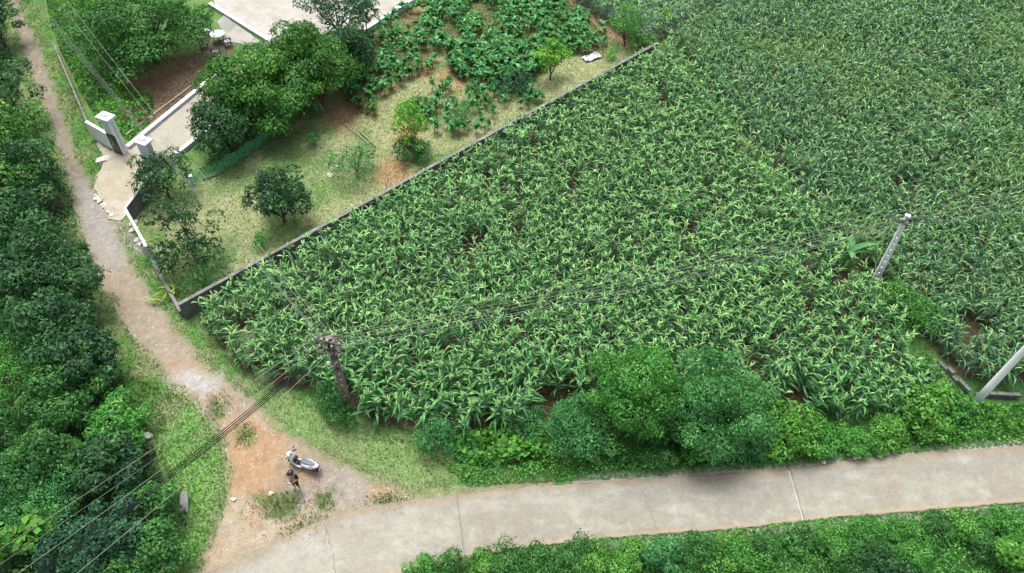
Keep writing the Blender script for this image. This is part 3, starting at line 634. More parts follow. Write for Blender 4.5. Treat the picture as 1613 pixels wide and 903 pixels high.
# kerb walls of the drive
def kerb(name, label, q0, q1, h=.34, wdt=.32, mat='white', zt=None):
    a = gp(*q0, h); b = gp(*q1, h); r = tag(empty(name, (a[0], a[1], 0)), label, 'kerb')
    e = np.array([b[0]-a[0], b[1]-a[1]]); n = max(1, int(round(np.hypot(*e)/3))); 
    for i in range(n):
        p = e*i/n; q = e*(i+1)/n; g = e/np.hypot(*e)*.004
        MB().bar((*(p+g), h/2-.06), (*(q-g), h/2-.06), wdt*.72, h+.02).build('kerb_wall', M['whitegrey'], r)
        MB().bar((*(p+g), h-.02), (*(q-g), h-.02), wdt, .06).build('kerb_top', M[mat], r, bevel=.015)
    return r
kerb('driveway_kerb', 'white kerb wall along the soil bed side of the drive', (200, 230), (352, 106))
kerb('driveway_kerb', 'white kerb wall along the orchard side of the drive', (277, 241), (352, 183))
kerb('yard_kerb', 'white kerb between the paved yard and the tea table slab', (330, 4), (436, 70), .3, .34)
k_ = gp(648, 0, .5); m_ = gp(572, 47, .5)
yk = kerb('yard_wall', 'white topped retaining wall on the crop side of the paved yard', (572, 47), (672, -16), .55, .34)
kerb('bed_edging', 'thin pale edging strip beside the brown soil bed', (198, 212), (318, 122), .14, .12, 'timber')
# gate
gA, gB = gp(192, 240), gp(249, 278)
gdir = (gB-gA)[:2]/np.hypot(*(gB-gA)[:2]); kd = (gp(325, 130)-gp(200, 232))[:2]; kd /= np.hypot(*kd)
gang = R(-26)
def pillar(c, label, marks):
    r = tag(empty('gate_pillar', (c[0], c[1], 0), gang), label, 'pillar', 'gate pillars')
    H = 2.95; wx, wy = .82, .46
    MB().box((0, 0, H/2-.1), (wx, wy, H+.2)).build('shaft', M['white'], r, bevel=.015)
    MB().box((0, 0, H+.06), (wx+.30, wy+.30, .12)).build('cap', M['white'], r, bevel=.02)
    MB().box((0, 0, H-.04), (wx+.14, wy+.14, .09)).build('cap_moulding', M['white'], r, bevel=.015)
    cp = MB().box((0, 0, H+.20), (wx*.62, wy*.62, .18), taper=.8).build('finial_block', M['white'], r, bevel=.02)
    MB().box((0, 0, H+.293), (wx*.34, wy*.34, .03)).build('finial_top', M['whitegrey'], cp)
    gr = MB().box((0, -wy/2-.012, .83), (wx-.04, .05, 1.75)).build('granite_panel', M['granite'], r)
    for sx in (-1, 1): MB().box((sx*(wx/2-.06), -wy/2-.01, 2.24), (.08, .045, 1.02)).build('pilaster_strip', M['white'], r)
    MB().box((0, -wy/2-.004, 2.24), (wx-.26, .02, .98)).build('inset_panel', M['whitegrey'], r)
    MB().box((wx/2+.004, 0, 1.55), (.02, wy-.24, 2.3)).build('inset_panel', M['whitegrey'], r)
    if marks:
        mb = MB(); y = -wy/2-.043
        for k, st in enumerate(([(-.1, .1), (.08, .12), (-.06, -.02), (.1, -.08)], [(-.08, .12), (.1, .06), (0, 0), (.1, -.1), (-.08, -.12)], [(-.1, .08), (.1, .1), (.02, -.1)])):
            zc = 1.25-k*.30
            for p, q in zip(st[:-1], st[1:]): mb.bar((p[0]-.12, y, zc+p[1]), (q[0]-.12, y, zc+q[1]), .012, .035, (0, 1, 0))
        mb.build('inscription', M['whitegrey'], gr)
    return r
pillar(gA, 'white gate pillar with black granite panel carrying pale characters', True)
pillar(gB, 'white gate pillar half hidden behind the glossy tree at the gate', False)
# wing wall
a = gp(150, 219); b = gp(183, 238); ww = tag(empty('wing_wall', (a[0], a[1], 0)), 'plain white wing wall joining the gate pillar to the boundary wall', 'wall')
MB().bar((0, 0, .68), (b[0]-a[0], b[1]-a[1], .68), .14, 1.5).build('wall_panel', M['white'], ww, bevel=.01)
MB().bar((0, 0, 1.46), (b[0]-a[0]-.05, b[1]-a[1]+.02, 1.46), .2, .05).build('coping', M['white'], ww)
MB().box((0, 0, .7), (.22, .22, 1.62)).build('end_post', M['white'], ww, bevel=.02)
# black gate leaf folded back beside the hidden pillar
gl = tag(empty('gate_leaf', (gB[0]-gdir[0]*.52, gB[1]-gdir[1]*.52, .1), math.atan2(.86, -.5)), 'black iron gate leaf swung open beside the half hidden pillar', 'gate')
for z in (.05, .9, 1.75): MB().bar((0, 0, z), (1.3, 0, z), .05, .05).build('rail', M['iron'], gl)
for i in range(12): MB().bar((i*.118, 0, .03), (i*.118, 0, 1.77), .025, .025, (0, 1, 0)).build('bar', M['iron'], gl)
# low mossy block wall by the road corner, block by block
def blockrun(root, a, b, courses, L=.40, h=.19, th=.19):
    a = np.array(a[:2]); b = np.array(b[:2]); e = (b-a)/np.hypot(*(b-a)); n = int(np.hypot(*(b-a))/L)
    for c in range(courses):
        for i in range(n):
            if c == courses-1 and random.random() < .15: continue
            p = a+e*((i+.5*(c % 2))*L+.008); q = p+e*(L-.016); k = random.uniform(-.012, .012)
            MB().bar((*(p+k), c*h+h/2), (*(q+k), c*h+h/2), th, h-.014).build('block', M['mossblock'], root)
M['mossblock'] = surf('mossy_block', (.13, .14, .13), .95, .4, 3, .6, 15)
a, b, c = gp(1478, 572), gp(1526, 624), gp(1606, 628)
cw = tag(empty('low_block_wall', (0, 0, 0)), 'low mossy block wall turning the corner behind the round pole', 'wall')
blockrun(cw, a, b, 2); blockrun(cw, b+np.array([.3, 0, 0]), c, 2)

# ================================================================== POLES AND CABLES
def slotpole(base, top, label, mat, wb, wt_, yaw):
    r = tag(empty('utility_pole', (base[0], base[1], 0), yaw), label, 'pole'); H = top
    mb = MB(); db, dt = wb*.62, wt_*.7
    def lerp(z, a, b): return a+(b-a)*z/H
    n = 12; zs = np.linspace(-.3, H, n*2+1)
    for s in (-1, 1):
        V_ = []; 
        for z in (-.3, H):
            w_ = lerp(z, wb, wt_)/2; d_ = lerp(z, db, dt)/2; e = w_*.7
            V_ += [(s*w_, -d_, z), (s*(w_-e), -d_, z), (s*(w_-e), d_, z), (s*w_, d_, z)]
        F_ = [(3, 2, 1, 0), (4, 5, 6, 7), (0, 1, 5, 4), (1, 2, 6, 5), (2, 3, 7, 6), (3, 0, 4, 7)]
        if s < 0: F_ = [f[::-1] for f in F_]
        MB().add(V_, F_).build('shaft_rail', mat, r, bevel=.015)
    z = -.3; k = 0
    while z < H-.05:
        ln = .22 if z < H*.72 else .5
        z2 = min(z+ln, H); w_ = lerp(z, wb, wt_)*.31; d_ = lerp(z, db, dt)*.8
        MB().box((0, 0, (z+z2)/2), (w_+.004, d_, z2-z-.002)).build('web', mat, r); z = z2+(.26 if z < H*.72 else 0)
    MB().box((0, 0, H+.02), (wt_+.03, dt+.03, .06)).build('cap', mat, r)
    return r
pole2 = gp(1376, 446)
H1, H2 = 5.75, 5.45
u1 = slotpole(pole1, H1, 'grubby slotted concrete pole with cluttered cable brackets in the maize', M['pole'], .46, .28, R(14))
u2 = slotpole(pole2, H2, 'pale slotted concrete pole standing where the two maize fields meet', M['polewhite'], .40, .24, R(-22))
def crossarm(parent, z, length, rot, nins=4, off=.16):
    m = Matrix.Rotation(rot, 3, 'Z'); d = m@Vector((1, 0, 0)); n = m@Vector((0, -1, 0))
    a = -d*length/2+n*off; b = d*length/2+n*off
    ar = MB().bar((a.x, a.y, z), (b.x, b.y, z), .07, .07).build('crossarm', M['iron'], parent)
    for i in range(nins):
        p = a.lerp(b, (i+.3)/(nins-.4)); MB().tube([(p.x, p.y, z+.03), (p.x, p.y, z+.07), (p.x, p.y, z+.12), (p.x, p.y, z+.16), (p.x, p.y, z+.2)], [.025, .06, .035, .06, .02], 8).build('insulator', M['porcelain'], ar, True)
crossarm(u1, H1-.12, 1.35, R(-30), 5); crossarm(u1, H1-.5, 1.1, R(30), 4, -.2); crossarm(u1, H1-.28, .9, R(70), 3, .2)
crossarm(u2, H2-.15, .95, R(40), 3); crossarm(u2, H2-.45, .6, R(-30), 2, .15)
cl = MB(); rc = random.Random(5)
for i in range(22):
    p = Vector((rc.uniform(-.4, .4), rc.uniform(-.4, .3), H1-.15-rc.random()*.6)); pts = [p]
    for k in range(5): p = p+Vector((rc.gauss(0, .16), rc.gauss(0, .16), rc.gauss(-.04, .12))); pts.append(p)
    cl.tube(pts, .02, 5)
cl.build('cable_tangle', M['pole'], u1)
MB().box((.05, -.27, H1-1.0), (.36, .22, .5)).build('junction_box', M['iron'], u1, bevel=.02); MB().box((-.3, -.1, H1-1.75), (.18, .14, .22)).build('meter_box', M['white'], u1, bevel=.02)
for z in (H1-.75, H1-1.25, H1-2.3): MB().box((0, 0, z), (.5-.02*z, .36-.02*z, .05)).build('steel_band', M['iron'], u1)
# round pole leaning out of the frame
b3 = gp(1531, 640); d3 = gp(1609, 556, 4.6)-b3; d3 /= np.linalg.norm(d3); t3 = b3+d3*8.2
p3 = tag(empty('utility_pole', (b3[0], b3[1], 0)), 'smooth round white concrete pole rising beside the low mossy wall', 'pole')
MB().tube([tuple(d3*t) for t in (-.3, 2, 4, 6, 8.2)], [.2, .185, .165, .145, .125], 20).build('shaft', M['polewhite'], p3, True)
MB().tube([tuple(d3*8.19), tuple(d3*8.25)], [.15, .12], 20).build('cap', M['polewhite'], p3, True); MB().tube([tuple(d3*t) for t in (6.9, 7.0)], [.165, .163], 20).build('steel_band', M['iron'], p3, True)
def cable(a, b, sag, rad, mat, label, name='overhead_cable', group=None):
    a = Vector(a); b = Vector(b); n = 28; pts = []
    for i in range(n+1):
        t = i/n; p = a.lerp(b, t); p.z -= 4*sag*t*(1-t); pts.append(p)
    tag(MB().tube(pts, rad, 5).build(name, M[mat], None, True), label, 'cable', group)
T1 = np.array([pole1[0], pole1[1], H1]); T2 = np.array([pole2[0], pole2[1], H2])
T3 = gp(1700, 288, 5.5); T4 = gp(-160, 1045, 5.6); T5 = gp(40, -55, 6.0)
def off(p, x, y, z): return (p[0]+x, p[1]+y, p[2]+z)
for i, (oy, oz, sg, rd_, mt) in enumerate(((.35, .1, .25, .008, 'wire'), (.05, .08, .3, .007, 'wire'), (-.15, -.1, .45, .007, 'wire'), (-.3, -.25, .6, .014, 'greenwire'), (-.36, -.3, .66, .012, 'greenwire'), (.22, -.3, .42, .008, 'wire'))):
    g = 'cables from the grubby pole to the pale slotted pole'
    cable(off(T1, .1, oy, oz), off(T2, -.05, oy*.9, oz), sg, rd_, mt, 'thin overhead cable strung from the grubby pole to the pale slotted pole', group=g)
    cable(off(T2, .05, oy*.9, oz), off(T3, 0, oy, oz), sg, rd_, mt, 'thin overhead cable leaving the pale slotted pole over the older field', group='cables over the older field')
for i, (ox, oz, sg, rd_, mt) in enumerate(((-.6, .15, .3, .009, 'wire'), (-.1, .0, .5, .009, 'wire'), (.0, -.15, .55, .018, 'cable'), (.12, -.25, .6, .022, 'cable'), (.2, -.4, .65, .02, 'cable'), (.3, -.5, .6, .016, 'cable'), (.42, -.55, .55, .011, 'wire'), (-.4, .05, .38, .008, 'greenwire'), (.26, -.62, .75, .02, 'cable'))):
    fan = (.85 if mt != 'cable' else .3)
    pale = mt != 'cable'
    kx_ = .5 if mt != 'cable' else .4
    cable(off(T1, ox*kx_-.1, -ox*kx_*.8-.1, oz if mt != 'cable' else -.2+oz*.3), off(T4, ox*2.2*fan, -ox*2.6*fan, oz*1.2*(1 if mt != 'cable' else .3)), sg if mt != 'cable' else .55+.1*sg, rd_, mt, 'thin pale overhead wire crossing the track toward the thicket' if pale else 'thick black cable of the bundle crossing the track toward the thicket', group='pale wires over the thicket' if pale else 'black cable bundle over the thicket')
for i, (ox, oz, rd_, mt) in enumerate(((.5, .12, .009, 'wire'), (.15, .05, .007, 'wire'), (-.55, -.2, .01, 'greenwire'), (-.75, -.3, .011, 'greenwire'), (-.62, -.35, .008, 'wire'))):
    cable(off(T1, ox*.35-.1, .15, oz), off(T5, ox*1.7, ox*.6, oz), .5, rd_, mt, 'thin overhead cable running from the grubby pole over the gate', group='cables over the gate')

# ================================================================== TREES AND SHRUBS
FT = 'fruit trees of the thicket beside the track'
def fruit_tree(label, q, r, kind='dark', seed=0, n=5200, clear=.8, zr=.9, group=None, **k):
    k.setdefault('leaf', .24); k.setdefault('asp', .42); k.setdefault('nl', 34); k.setdefault('lr', .32); k.setdefault('mat', 'gloss')
    return plant('fruit_tree', label, 'tree', q, r, kind, clear, zr, n, group=group, seed=seed, **k)
thick = [((-14, 30), 34, 'dark', 'dark fruit tree at the narrow far end of the track'), ((2, 150), 46, 'dark', 'dark fruit tree across the track from the slim boundary wall'), ((14, 222), 50, 'longan', 'lighter topped fruit tree across the track from the inscribed gate pillar'), ((46, 272), 42, 'dark', 'dark fruit tree leaning toward the track opposite the gate apron'), ((0, 292), 44, 'longan', 'bright leaved fruit tree behind the tree opposite the gate apron'), ((34, 342), 46, 'dark', 'dark fruit tree across the track from the white coped wall'), ((-10, 385), 48, 'dark', 'dark fruit tree deep in the thicket behind the small edge shrub')]
for i, (q, r, k, l) in enumerate(thick): fruit_tree(l, q, r, k, i, 5200, group=FT)
thick2 = [((36, 410), 58, 'dark', 'large rounded fruit tree right behind the small dark shrub'), ((92, 442), 46, 'dark', 'large dark fruit tree overhanging the verge below the small dark shrub'), ((30, 490), 52, 'dark', 'very dark fruit tree deep in the thicket above the pale feathery tree'), ((82, 535), 54, 'dark', 'large dark fruit tree between the overhanging tree and the broadleaf trees'), ((138, 572), 40, 'dark', 'dark fruit tree reaching the grass opposite the corner of the long wall')]
for i, (q, r, k, l) in enumerate(thick2): fruit_tree(l, q, r, k, 20+i, 6800, group='large dark trees of the thicket', clear=1.1)
plant('shrub', 'small dark shrub at the grassy edge of the thicket', 'shrub', (119, 400), 17, 'dark', .1, .9, 900, .18, mat='gloss', nl=12, limb=3)
def feather(label, q, r, kind='feather', seed=0, n=9000, clear=.6, zr=.95, name='feathery_tree', cat='tree', **k):
    k.setdefault('leaf', .13); k.setdefault('asp', .4); k.setdefault('nl', 30); k.setdefault('lr', .34); k.setdefault('droop', .6)
    return plant(name, label, cat, q, r, kind, clear, zr, n, seed=seed, **k)
feather('pale green feathery tree in the thicket below the dark trees', (18, 592), 54, 'bright', 1, 9000)
plant('broadleaf_tree', 'mid green broadleaf tree in the middle of the thicket', 'tree', (78, 640), 46, 'mid', .8, .9, 5000, .19, .5)
plant('broadleaf_tree', 'olive green spindly tree beside the dark trees of the thicket', 'tree', (128, 632), 34, 'mid', .6, .95, 3000, .17, .45, gaps=.3)
plant('broadleaf_tree', 'bright green bushy tree bordering the grass near the track fork', 'tree', (182, 668), 40, 'bright', .5, .85, 4600, .18, .5)
plant('broadleaf_tree', 'rounded mid green tree under the pale wires', 'tree', (62, 722), 48, 'mid', .9, .9, 5400, .19, .5, seed=3)
plant('broadleaf_tree', 'small green tree at the thicket edge left of the wires', 'tree', (-6, 700), 42, 'mid', .9, .9, 3600, .19, .5, seed=6)
fruit_tree('dark rounded tree under the black cable bundle', (168, 738), 42, 'dark', 5, 5600)
feather('bluish feathery tree at the edge of the thicket under the pale wires', (14, 782), 50, 'feather', 7, 9500)
feather('fine leaved drooping tree between the pale wires and the black bundle', (92, 790), 36, 'feather', 8, 6500)
plant('creeper_shrub', 'yellow green broad leaved creeper heaped over a shrub under the wires', 'shrub', (42, 842), 44, 'vine', .3, .8, 1900, .36, .85, nl=20)
plant('creeper_shrub', 'small yellow green creeper climbing between dark trees', 'shrub', (116, 722), 20, 'vine', .5, .9, 520, .34, .85, nl=12)
plant('creeper_shrub', 'light creeper patch beside the drooping fine leaved tree', 'shrub', (94, 752), 18, 'vine', .3, .9, 420, .32, .85, nl=10)
fruit_tree('blue green tree directly beneath the black cable bundle', (186, 838), 50, 'blue', 9, 6200, clear=.6)
plant('broadleaf_tree', 'green bushy tree beside the upright grey stone slab', 'tree', (232, 800), 40, 'mid', .4, .85, 5000, .19, .5, seed=9)
plant('broadleaf_tree', 'low spreading tree between the stone slab and the road', 'tree', (232, 872), 46, 'mid', .3, .75, 5000, .18, .5, seed=11)
plant('broadleaf_tree', 'dark shrubby tree where the black bundle leaves the thicket', 'tree', (120, 872), 40, 'blue', .3, .8, 3800, .19, .5, seed=12)
plant('broadleaf_tree', 'light green shrubby tree at the roadside end of the thicket', 'tree', (165, 905), 34, 'bright', .2, .8, 3000, .17, .5, seed=13)
cover('thicket_undergrowth', 'tangled green undergrowth filling the thicket beside the track', g2([(-90, -40), (4, -40), (14, 60), (30, 130), (58, 200), (76, 260), (112, 300), (122, 360), (124, 400), (140, 440), (156, 500), (185, 570), (205, 620), (232, 670), (246, 720), (262, 760), (292, 800), (296, 840), (270, 903), (255, 960), (-90, 960)]), 75, 1.1, 'mid', .17, .55, .1, .8, kinds=['dark', 'mid', 'bright', 'dark'], seed=1)
# --- orchard and garden
plant('broadleaf_tree', 'huge spreading green tree shading the tea table', 'tree', (222, 44), 86, 'mid', .15, .62, 24000, .24, .5, nl=80, lr=.25, limb=9)
fruit_tree('round dark tree at the edge of the paved yard', (528, 12), 42, 'blue', 14, 5600, clear=1.9, zr=.85)
fruit_tree('small dark tree beside the white topped yard wall', (574, 18), 18, 'blue', 15, 1500, clear=1.6, gaps=.2)
LG = 'longan trees between the drive and the garden lawn'
for i, (q, r, k, l) in enumerate([((374, 156), 49, 'longan', 'lush longan tree overhanging the concrete drive'), ((460, 102), 53, 'longan', 'tall lush longan tree bordering the paved yard'), ((424, 156), 50, 'longan', 'longan tree in the middle of the clump above the netting'), ((497, 112), 50, 'longan', 'longan tree of the clump next to the vegetable patch'), ((548, 82), 36, 'dark', 'dark shaded tree between the clump and the yard wall'), ((358, 202), 40, 'dark', 'dark longan tree at the drive kerb above the green netting')]):
    fruit_tree(l, q, r*1.06, k, 30+i, 17000 if r > 45 else 9000, clear=.35, zr=.95, leaf=.25, nl=40, lr=.29, group=LG)
fruit_tree('glossy dark tree half covering the gate pillar and wall', (252, 276), 40, 'dark', 40, 4200, clear=.8, zr=.7, leaf=.22, gaps=.15)
fruit_tree('sparse pomelo tree leaning over the lawn inside the front wall', (288, 356), 44, 'dark', 41, 2600, clear=.9, zr=.75, leaf=.22, gaps=.45, nl=30, lr=.24, fill=.9)
fruit_tree('thin dark pomelo tree close to the low garden wall', (262, 408), 26, 'dark', 42, 1500, clear=.5, zr=.8, leaf=.2, gaps=.3)
fruit_tree('small sparse pomelo tree reaching toward the long wall', (318, 396), 26, 'dark', 43, 1200, clear=.8, zr=.6, leaf=.2, gaps=.4, lr=.26)
fruit_tree('round pomelo tree with pale fruit alone on the lawn', (437, 310), 41, 'dark', 44, 5600, clear=.5, zr=.95, leaf=.23, gaps=.12, nl=40, lr=.28, fruits=4)
plant('shrub', 'low green bush in the corner where two dark walls meet', 'shrub', (316, 438), 38, 'mid', .05, .45, 3000, .14, .4, nl=22, limb=4, droop=.5)
plant('shrub', 'tiny bluish shrub alone in the middle of the lawn', 'shrub', (492, 220), 12, 'feather', .1, .9, 500, .12, .4, nl=10, limb=3)
plant('shrub', 'spreading green bush beside the white bucket on the lawn', 'shrub', (560, 260), 32, 'feather', .1, .65, 2200, .16, .4, nl=22, limb=4)
plant('shrub', 'little bright green plant near the long wall', 'shrub', (408, 376), 16, 'bright', .05, .7, 420, .17, .4, nl=9, limb=3)
plant('shrub', 'bright seedling growing against the long wall', 'shrub', (468, 376), 7, 'lime', .05, .8, 90, .15, .4, nl=6, limb=2)
plant('young_tree', 'yellow green young tree with dark lower leaves between lawn and crops', 'tree', (648, 200), 28, 'lime', .6, 1.15, 2200, .21, .45, conical=.35, nl=24)
plant('shrub', 'dark green bush skirting the yellow green young tree', 'shrub', (652, 236), 26, 'mid', .1, .55, 1300, .2, .5, nl=14, limb=3)
plant('young_tree', 'lime green young tree standing among the vegetable rows', 'tree', (868, 96), 23, 'lime', .5, .95, 1500, .21, .45, nl=20)
plant('young_tree', 'conical light green tree beside the fodder grass', 'tree', (987, 38), 23, 'bright', .4, 1.25, 2200, .17, .45, conical=.4, nl=22)
plant('young_tree', 'little yellow green tree inside the fodder grass', 'tree', (1052, 24), 10, 'lime', .9, .9, 350, .17, .45, nl=9)
plant('shrub', 'dark green bush between the crop rows and the long wall', 'shrub', (818, 134), 26, 'blue', .1, .6, 1500, .17, .45, nl=18, limb=4)
plant('shrub', 'loose pale green bush among the sparse crop plants', 'shrub', (728, 182), 22, 'feather', .1, .6, 900, .15, .35, nl=14, limb=4)
plant('shrub', 'green bushes climbing the far end of the long wall', 'shrub', (1012, 66), 18, 'bright', .2, .7, 800, .16, .45, nl=12, limb=3)
plant('shrub', 'yellowish weed clump by the white sheeting', 'shrub', (964, 86), 11, 'lime', .05, .6, 260, .15, .4, nl=8, limb=3)
plant('sapling', 'spindly sapling casting few leaves over the drive', 'tree', (301, 202), 10, 'mid', 1.2, .9, 110, .17, .45, nl=9, limb=6, gaps=.2)
cover('path_weeds', 'thin green weeds among the crop plants near the yard wall', VEG_B, 22, .25, 'mid', .14, .5, .03, .9, seed=22, kinds=['mid', 'feather'], cat='weeds')
cover('dry_bank_weeds', 'scattered green weeds among the thin stemmed crop plants', VEG_C, 12, .2, 'mid', .14, .5, .03, .9, seed=23, kinds=['mid', 'feather'], cat='weeds')
cover('crop_weeds', 'low green weeds growing between the vegetable plants', VEG_A, 55, .34, 'mid', .16, .5, .03, .9, seed=21, kinds=['mid', 'feather'], cat='weeds')
# strap-leaved plant by the corner of the walls
c = gp(272, 462); ag = tag(empty('strap_leaved_plant', (c[0], c[1], 0)), 'yellow green strap leaved plant at the corner of the low garden wall', 'plant')
for i in range(26):
    rg_ = np.random.default_rng(300+i); v_, f_, cc_ = strips(np.array([[random.gauss(0, .25), random.gauss(0, .3), .05]]), np.array([i*.9]), np.array([.9+.4*rg_.random()]), np.array([.11]), np.array([1.15+.2*rg_.normal()]), np.array([1.3+.4*rg_.random()]), np.array([(.24, .36, .06)])*(.7+.6*rg_.random()), 4, .2, rg=rg_)
    link('leaf', npmesh('leaf', v_, f_, M['leaf'], cc_, True), ag)
# broad paddle leaves of the banana between the fields, and the elephant-ear by the crops
def paddle(name, label, q, n, L, Wd, h, colr, seed, pet=.35, flat=.9):
    c = gp(*q); r = tag(empty(name, (c[0], c[1], 0)), label, 'plant'); rg_ = np.random.default_rng(seed)
    MB().tube([(0, 0, -.1), (0, 0, h*.6), (0, 0, h)], [.09, .07, .04], 8).build('stem', M['stem'], r, True)
    for i in range(n):
        az = i*2.4+rg_.normal(0, .2); v_, f_, cc_ = strips(np.array([[0, 0, h*(.8+.2*rg_.random())]]), np.array([az]), np.array([L*(.8+.4*rg_.random())]), np.array([Wd]), np.array([flat+rg_.normal(0, .15)]), np.array([1.2+.3*rg_.normal()]), np.array([colr])*(.8+.4*rg_.random()), 6, .12, rg=rg_)
        link('leaf', npmesh('leaf', v_, f_, M['leaf'], cc_, True), r)
M['stem'] = surf('green_stem', (.14, .2, .07), .7, .25, 5)
paddle('banana_plant', 'young banana plant with broad pale leaves between the two maize fields', (1330, 412), 7, 1.5, .46, .9, (.09, .25, .09), 4)
for i, q in enumerate(((548, 128), (560, 118), (536, 140), (565, 136))): paddle('elephant_ear_plant', 'broad leaved elephant ear plant under the longan clump', q, 7, .8, .5, .45, (.035, .13, .06), 70+i, flat=1.0)
for o in col.objects:
    if o.name.startswith('elephant_ear'): o['group'] = 'elephant ear plants under the longan clump'
cover('garden_creepers', 'bright green creepers and vegetables along the slim boundary wall', g2([(70, -20), (150, -30), (185, 30), (205, 70), (205, 110), (190, 130), (240, 150), (244, 185), (205, 222), (160, 200), (130, 150), (100, 90), (80, 40)]), 95, .8, 'bright', .2, .65, .1, .9, kinds=['mid', 'bright', 'vine', 'lime', 'bright'], seed=2, cat='creepers')
cover('climbing_weeds', 'green weeds behind the netting under the longan clump', g2([(300, 285), (330, 250), (380, 225), (440, 190), (480, 165), (520, 178), (470, 195), (420, 225), (370, 262)]), 70, .5, 'mid', .14, .5, .05, .9, seed=3, kinds=['mid', 'bright'], cat='weeds')
# --- front edge of the plot
feather('bright feathery tree with light tips at the roadside edge of the plot', (998, 626), 64, 'bright', 50, 22000, clear=0, zr=1.05, leaf=.19, asp=.34, nl=40, lr=.28)
feather('bushy mid green feathery tree shading the roadside', (1126, 638), 71, 'mint', 51, 28000, clear=0, zr=.9, leaf=.19, asp=.34, nl=46, lr=.26)
feather('sprawling green shrub between the creeper and the feathery trees', (903, 672), 44, 'feather', 52, 10000, clear=.1, zr=.8, name='shrub', cat='shrub', leaf=.15)
feather('little shrub behind the creeper next to bare red soil', (842, 668), 24, 'feather', 53, 2600, clear=.1, zr=.8, name='shrub', cat='shrub')
feather('blue green feathery shrub at the front corner of the maize', (684, 686), 27, 'feather', 54, 3800, clear=.1, zr=1.0, name='shrub', cat='shrub')
feather('small feathery shrub beside the foot of the grubby pole', (520, 622), 22, 'feather', 55, 2600, clear=.1, zr=.95, name='shrub', cat='shrub')
plant('shrub', 'low weedy bush below the grubby pole', 'shrub', (535, 655), 22, 'mid', .02, .6, 1300, .14, .4, nl=14, limb=3)
plant('shrub', 'yellow green bush with flat tiers beside the bushy feathery tree', 'shrub', (1248, 672), 42, 'vine', .2, .65, 4200, .17, .55, nl=28, limb=4)
plant('shrub', 'green bush by the roadside below the yellow green bush', 'shrub', (1290, 696), 30, 'bright', .05, .6, 2200, .17, .55, nl=18, limb=4)
plant('shrub', 'rounded light green bush at the roadside corner of the maize', 'shrub', (1462, 648), 38, 'vine', .1, .7, 3000, .19, .65, nl=24, limb=4)
plant('shrub', 'dense green bush between the corner bush and the round pole', 'shrub', (1502, 640), 28, 'bright', .05, .7, 2000, .17, .6, nl=18, limb=4)
plant('shrub', 'dark weedy bush behind the corner bush along the field edge', 'shrub', (1455, 590), 24, 'mid', .05, .7, 1500, .16, .5, nl=14, limb=4)
feather('light green feathery shrub below the pale slotted pole', (1420, 470), 25, 'bright', 56, 3000, clear=.3, zr=.9, name='shrub', cat='shrub')
feather('yellow tipped feathery shrub in the older field', (1448, 500), 27, 'bright', 57, 3200, clear=.2, zr=.8, name='shrub', cat='shrub')
for i, (q, r_, k, l) in enumerate([((955, 708), 28, 'mid', 'dense green bush at the foot of the bright feathery tree'), ((1035, 706), 26, 'mid', 'low bush in the dark gap between the two feathery trees'), ((1098, 708), 24, 'bright', 'low bush beneath the middle of the bushy feathery tree'), ((1172, 700), 27, 'feather', 'low bush at the foot of the bushy feathery tree beside the flat tiered bush'), ((1350, 692), 26, 'bright', 'green weed bush before bare soil at the maize edge'), ((1398, 684), 26, 'vine', 'pale green bush next to the rounded corner bush')]):
    plant('shrub', l, 'shrub', q, r_, k, .02, .6, 2600, .15, .45, nl=20, limb=3, seed=400+i)
plant('young_tree', 'thin yellow leaved sapling between the two feathery trees', 'tree', (1046, 606), 13, 'lime', 3.0, .6, 420, .15, .4, nl=10, limb=4)
cover('broadleaf_creeper', 'broad leaved light green creeper over the front edge of the maize plot', g2([(705, 700), (745, 678), (800, 665), (850, 668), (890, 690), (905, 715), (850, 735), (790, 735), (720, 728)]), 70, .95, 'vine', .3, .9, .15, 1.0, seed=4, kinds=['bright', 'vine', 'vine'], cat='creeper')
cover('roadside_weeds', 'lush low green weeds along the plot side of the road', g2([(690, 728), (800, 735), (960, 720), (1100, 715), (1210, 705), (1330, 690), (1440, 660), (1560, 645), (1720, 630), (1720, 690), (1613, 700), (1480, 710), (1360, 720), (1240, 737), (1100, 746), (1000, 753), (860, 759), (800, 762), (740, 768)]), 230, .6, 'bright', .12, .6, .08, 1.1, seed=5, kinds=['bright', 'bright', 'vine', 'vine'], cat='weeds', edge=.5)
cover('corner_creeper', 'green creeper covering the bank around the round pole', g2([(1400, 650), (1440, 610), (1500, 610), (1530, 632), (1600, 640), (1720, 600), (1720, 660), (1600, 690), (1480, 700), (1400, 700)]), 110, .7, 'bright', .16, .7, .08, .9, seed=6, kinds=['mid', 'bright', 'vine'], cat='creeper')
cover('field_edge_weeds', 'dark weeds in the gap between the two maize fields', g2([(1345, 430), (1400, 470), (1440, 520), (1490, 585), (1520, 625), (1450, 620), (1420, 560), (1370, 490)]), 70, .6, 'mid', .14, .5, .05, 1., seed=7, kinds=['dark', 'mid', 'mid'], cat='weeds')
cover('pole_foot_weeds', 'rough weeds around the foot of the grubby pole', g2([(440, 612), (500, 606), (540, 632), (600, 664), (660, 678), (700, 700), (690, 728), (640, 712), (560, 680), (490, 645)]), 90, .4, 'mid', .11, .4, .03, 1.2, seed=8, kinds=['mid', 'feather', 'mid'], cat='weeds')
